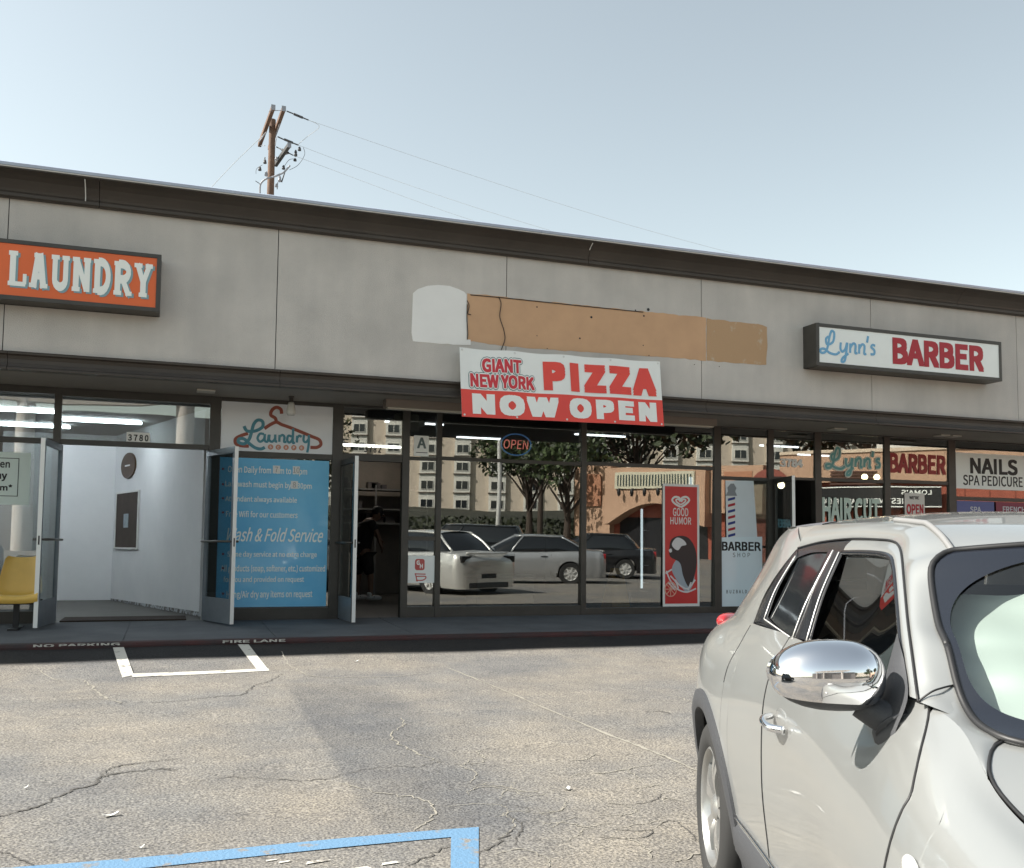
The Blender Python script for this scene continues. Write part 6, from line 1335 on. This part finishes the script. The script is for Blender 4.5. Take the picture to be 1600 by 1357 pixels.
n_ = len(arcp); mb.add([wk(s, .9, z) for s, z in arcp] + [wk(s, .001, z) for s, z in arcp], [tuple(range(n_)), tuple(range(2 * n_ - 1, n_ - 1, -1))] + [(i, (i + 1) % n_, n_ + (i + 1) % n_, n_ + i) for i in range(n_)]); mb.build('entrance_arch', m_tan, mk)
mb = MB(); wbox(mb, wk, 3.4, 8.6, .901, 1.0, 4.15, 5.05); mb.build('sign_board', mat('pale sign board', (.55, .52, .40), .7), mk)
mb = MB()
for i in range(26): wbox(mb, wk, 3.6 + i * .19, 3.67 + i * .19, 1.001, 1.03, 4.3, 4.9)
mb.build('board_relief', mat('dark green relief', (.04, .06, .05), .7), mk)
for i in range(6):
    mb = MB(); c = np.array(wk(3.9 + i * .85, 1.25, 3.95)); mb.ell(c, (.10, .10, .22)); mb.tube([np.array(wk(3.9 + i * .85, .9, 4.1)), c + [0, 0, .2]], .03, 6); mb.build('lantern', m_black, mk, smooth=True)
for s0, s1 in ((.6, 2.0), (10.0, 11.6)):
    mb = MB(); wbox(mb, wk, s0, s1, .501, .54, 3.2, 5.0); mb.build('framed_panel', mat('brown panel', (.40, .19, .11), .8), mk)
mb = MB()
for i in range(12): wbox(mb, wk, 15.6, 17.8, .26, .34, 3.3 + i * .14, 3.37 + i * .14)
mb.build('louvre', mat('dark louvre', (.10, .045, .03), .7), mk)
mb = MB(); wbox(mb, wk, 3.0, 8.8, -.3, .02, -1, 2.6); wbox(mb, wk, 16, KL - 1, .001, .05, -.9, 1.9); mb.build('shopfront', m_kdark, mk)
mb = MB()
for s in np.arange(13.5, KL, 1.0): wbox(mb, wk, s, s + .03, .001, .02, -1, 4.38)
for z in (1.0, 2.0, 3.0): wbox(mb, wk, 9.3, 15, .001, .015, z, z + .03)
mb.build('cladding_joint', mat('joint shade red', (.16, .045, .03), .9), mk)
# curved awning with its lettering
aw = MB(); SS = np.linspace(14.8, 20.7, 40); bow = lambda s: .35 + .4 * math.sin(math.pi * (s - 14.8) / 5.9)
aw.grid([[wk(s, bow(s) + d, z) for d, z in ((0, 3.22), (.03, 3.22), (.03, 4.2), (0, 4.2))] for s in SS]); awo = aw.build('awning', m_black, mk)
for zz in (3.27, 4.14): mb = MB(); mb.tube([np.array(wk(s, bow(s) + .05, zz)) for s in SS], .028, 6); mb.build('awning_line', m_letter, awo)
def ktext(s, sa, sb, z0, z1):
    mb = MB(); text(mb, s, 0, 1, 0, 1, 0, bold=.02, th=.004, xf=lambda x, z, d: wk(sa + (sb - sa) * x, bow(sa + (sb - sa) * x) + .05 - d, z0 + (z1 - z0) * z)); mb.build('lettering', m_letter, awo)
ktext("LOMA'S", 20.3, 19.1, 3.80, 4.02); ktext('FINEST MEATS', 19.6, 17.3, 3.40, 3.64); ktext('AND PRODUCE', 17.0, 15.2, 3.40, 3.64)
for i in range(3): mb = MB(); wbox(mb, wk, 17 + i * 2.6, 19 + i * 2.6, -3.5, -1.5, 4.41, 6.9 - .25 * i); o = mb.build('rooftop_unit', m_white_r, mk)
mb = MB(); c = [wk(12.6 + 1.0 * math.cos(t), .56, 4.35 + .75 * math.sin(t)) for t in np.linspace(0, math.pi, 18)]; d_ = [(p[0] - kn[0] * .06, p[1] - kn[1] * .06, p[2]) for p in c]
mb.add(c + d_, [tuple(range(18)), tuple(range(35, 17, -1))] + [(i, (i + 1) % 18, 18 + (i + 1) % 18, 18 + i) for i in range(18)]); mb.build('round_plaque', mat('rust plaque', (.24, .07, .05), .8), mk)

# marketplace gable beyond the left of the camera
gb = empty('marketplace_canopy', (-6.0, -24, -.8), 'cream curved canopy reading MARKETPLACE on round columns, mirrored at far left', 'canopy')
cg = [(-14, 8.8), (4.0, 8.8), (3.2, 7.4), (1.5, 6.8), (-1.5, 6.35), (-5, 6.2), (-8.5, 6.35), (-11.5, 6.8), (-13.2, 7.4)]
MB().prism_xz(cg, -24.6, -24.0).build('fascia', mat('cream fascia', (.60, .54, .48), .85), gb)
for x in (-11.5, -6.5, .5): mb = MB(); mb.lathe([(.42, -.8), (.42, 6.9)], (x, -24.4, 0), 'z', 20); mb.build('column', mat('pale column', (.50, .46, .42), .85), gb, smooth=True, angle=40)
mb = MB(); text(mb, 'MARKETPLACE', 0, 1, 0, 1, 0, bold=.01, th=.01, xf=lambda x, z, d: (2.2 - 15.6 * x, -23.985 + d * -1, 7.45 + .8 * z)); mb.build('lettering', mat('dark bronze letters', (.06, .055, .05), .5), gb)
mb = MB(); mb.box(-16, 6, -34, -24.7, -.8, 6.0); mb.build('shop_wall', mat('plain grey wall', (.22, .20, .19), .85), gb)  # even grey wall behind the canopy

def lamp_post(x, y, h, lab):
    r = empty('light_pole', (x, y, gz(x, y)), lab, 'light pole'); z = gz(x, y)
    mb = MB(); mb.lathe([(.26, z), (.26, z + .75), (.09, z + .76), (.075, h)], (x, y, 0), 'z', 16); mb.build('post', mat('pale post', (.52, .52, .50), .5), r, smooth=True, angle=40)
    mb = MB(); mb.obox((x - .5, y, h), (.45, 0, 0), (0, .14, 0), (0, 0, .06)); mb.build('lamp_head', m_alum, r, bevel=.02)
lamp_post(12.8, -12.6, 9.0, 'pale parking lot light pole standing across the lot')

def tree(x, y, h, cr_, lab, n=2600, c1=(.05, .075, .022), c2=(.02, .03, .010), seed=1, stretch=1.0, ls=1.0, zb=-.75):
    rg = np.random.default_rng(seed); r = empty('tree', (x, y, zb), lab, 'tree', 'trees across the lot')
    mb = MB(); top = np.array([x, y, zb + h * .62]); mb.tube([(x, y, zb), (x + .1, y, zb + h * .25), tuple(top)], [.26, .2, .09], 10)
    cl = []
    for k in range(16):
        a = rg.uniform(0, 6.28); e = rg.uniform(-.15, 1.1); d = rg.uniform(.45, 1.0) * cr_
        tip = np.array([x + d * math.cos(a) * math.cos(e) * stretch, y + d * math.sin(a) * math.cos(e), zb + h * .60 + d * math.sin(e) * .95]); cl.append((tip, rg.uniform(.26, .46) * cr_))
        b = np.array([x, y, zb + h * rg.uniform(.25, .5)]); mb.tube([b, (b + tip) / 2 + [0, 0, .15], tip], [.09, .05, .02], 6)
    mb.build('trunk', mat('bark', (.06, .045, .035), .9), r)
    V, F, MI = [], [], []
    for i in range(n):
        c, rad = cl[rg.integers(len(cl))]; v = rg.normal(0, 1, 3); v /= np.linalg.norm(v); p = c + v * rad * rg.uniform(.35, 1.0) ** .5 * [1, 1, .8]
        s = rg.uniform(.10, .24) * ls; a, b = rg.normal(0, 1, 3), rg.normal(0, 1, 3); a /= np.linalg.norm(a); b -= a * (a @ b); b /= np.linalg.norm(b)
        k = len(V); V += [p - a * s, p + b * s * .5, p + a * s, p - b * s * .5]; F.append((k, k + 1, k + 2, k + 3)); MI.append(int(rg.integers(2)))
    q_ = MB(); q_.v, q_.f, q_.m = [tuple(p) for p in V], F, MI; q_.build('crown', [mat('leaf', c1, .6), mat('leaf dark', c2, .6)], r, fix=False)
tree(21.0, -31, 9.0, 3.0, 'dense dark tree across the lot, mirrored beside the open sign', 3600, seed=2)
tree(21.5, -26.0, 8.0, 2.8, 'thin open tree with a forked trunk left of the market arch', 1300, seed=3)
tree(31, -36, 14, 6.0, 'tall dark tree behind the market arch', 7000, seed=4, ls=1.7, c1=(.035, .05, .018)); tree(41, -24, 14, 5.5, 'tall dark tree behind the middle of the market', 6500, seed=5, ls=1.7, c1=(.035, .05, .018)); tree(26, -42, 12, 4.5, 'dark tree on the slope between the arch and the apartments', 3000, seed=6)
tree(9.0, -40, 9, 4.0, 'leafy tree on the slope left of the pale light pole', 2600, c1=(.09, .085, .03), seed=7); tree(3.0, -46, 8, 3.5, 'brownish tree on the slope behind the parked cars', 1800, c1=(.10, .07, .035), seed=8)
hg_ = MB(); rg = np.random.default_rng(9)
for i in range(7000):
    x = rg.uniform(-4, 60); y = -46 - rg.uniform(0, 6) + (x - 20) * .1; z = hz(x, y) + rg.uniform(0, 1.7); s = rg.uniform(.12, .30); a, b = rg.normal(0, 1, 3), rg.normal(0, 1, 3); a /= np.linalg.norm(a); b -= a * (a @ b); b /= np.linalg.norm(b); p = np.array([x, y, z]); k = len(hg_.v)
    hg_.v += [tuple(p - a * s), tuple(p + b * s * .5), tuple(p + a * s), tuple(p - b * s * .5)]; hg_.f.append((k, k + 1, k + 2, k + 3)); hg_.m.append(0)
tag(hg_.build('hedge', mat('dark hedge leaf', (.03, .038, .016), .7), fix=False), 'dark overgrown hedge along the foot of the hillside', 'hedge', kind='stuff')
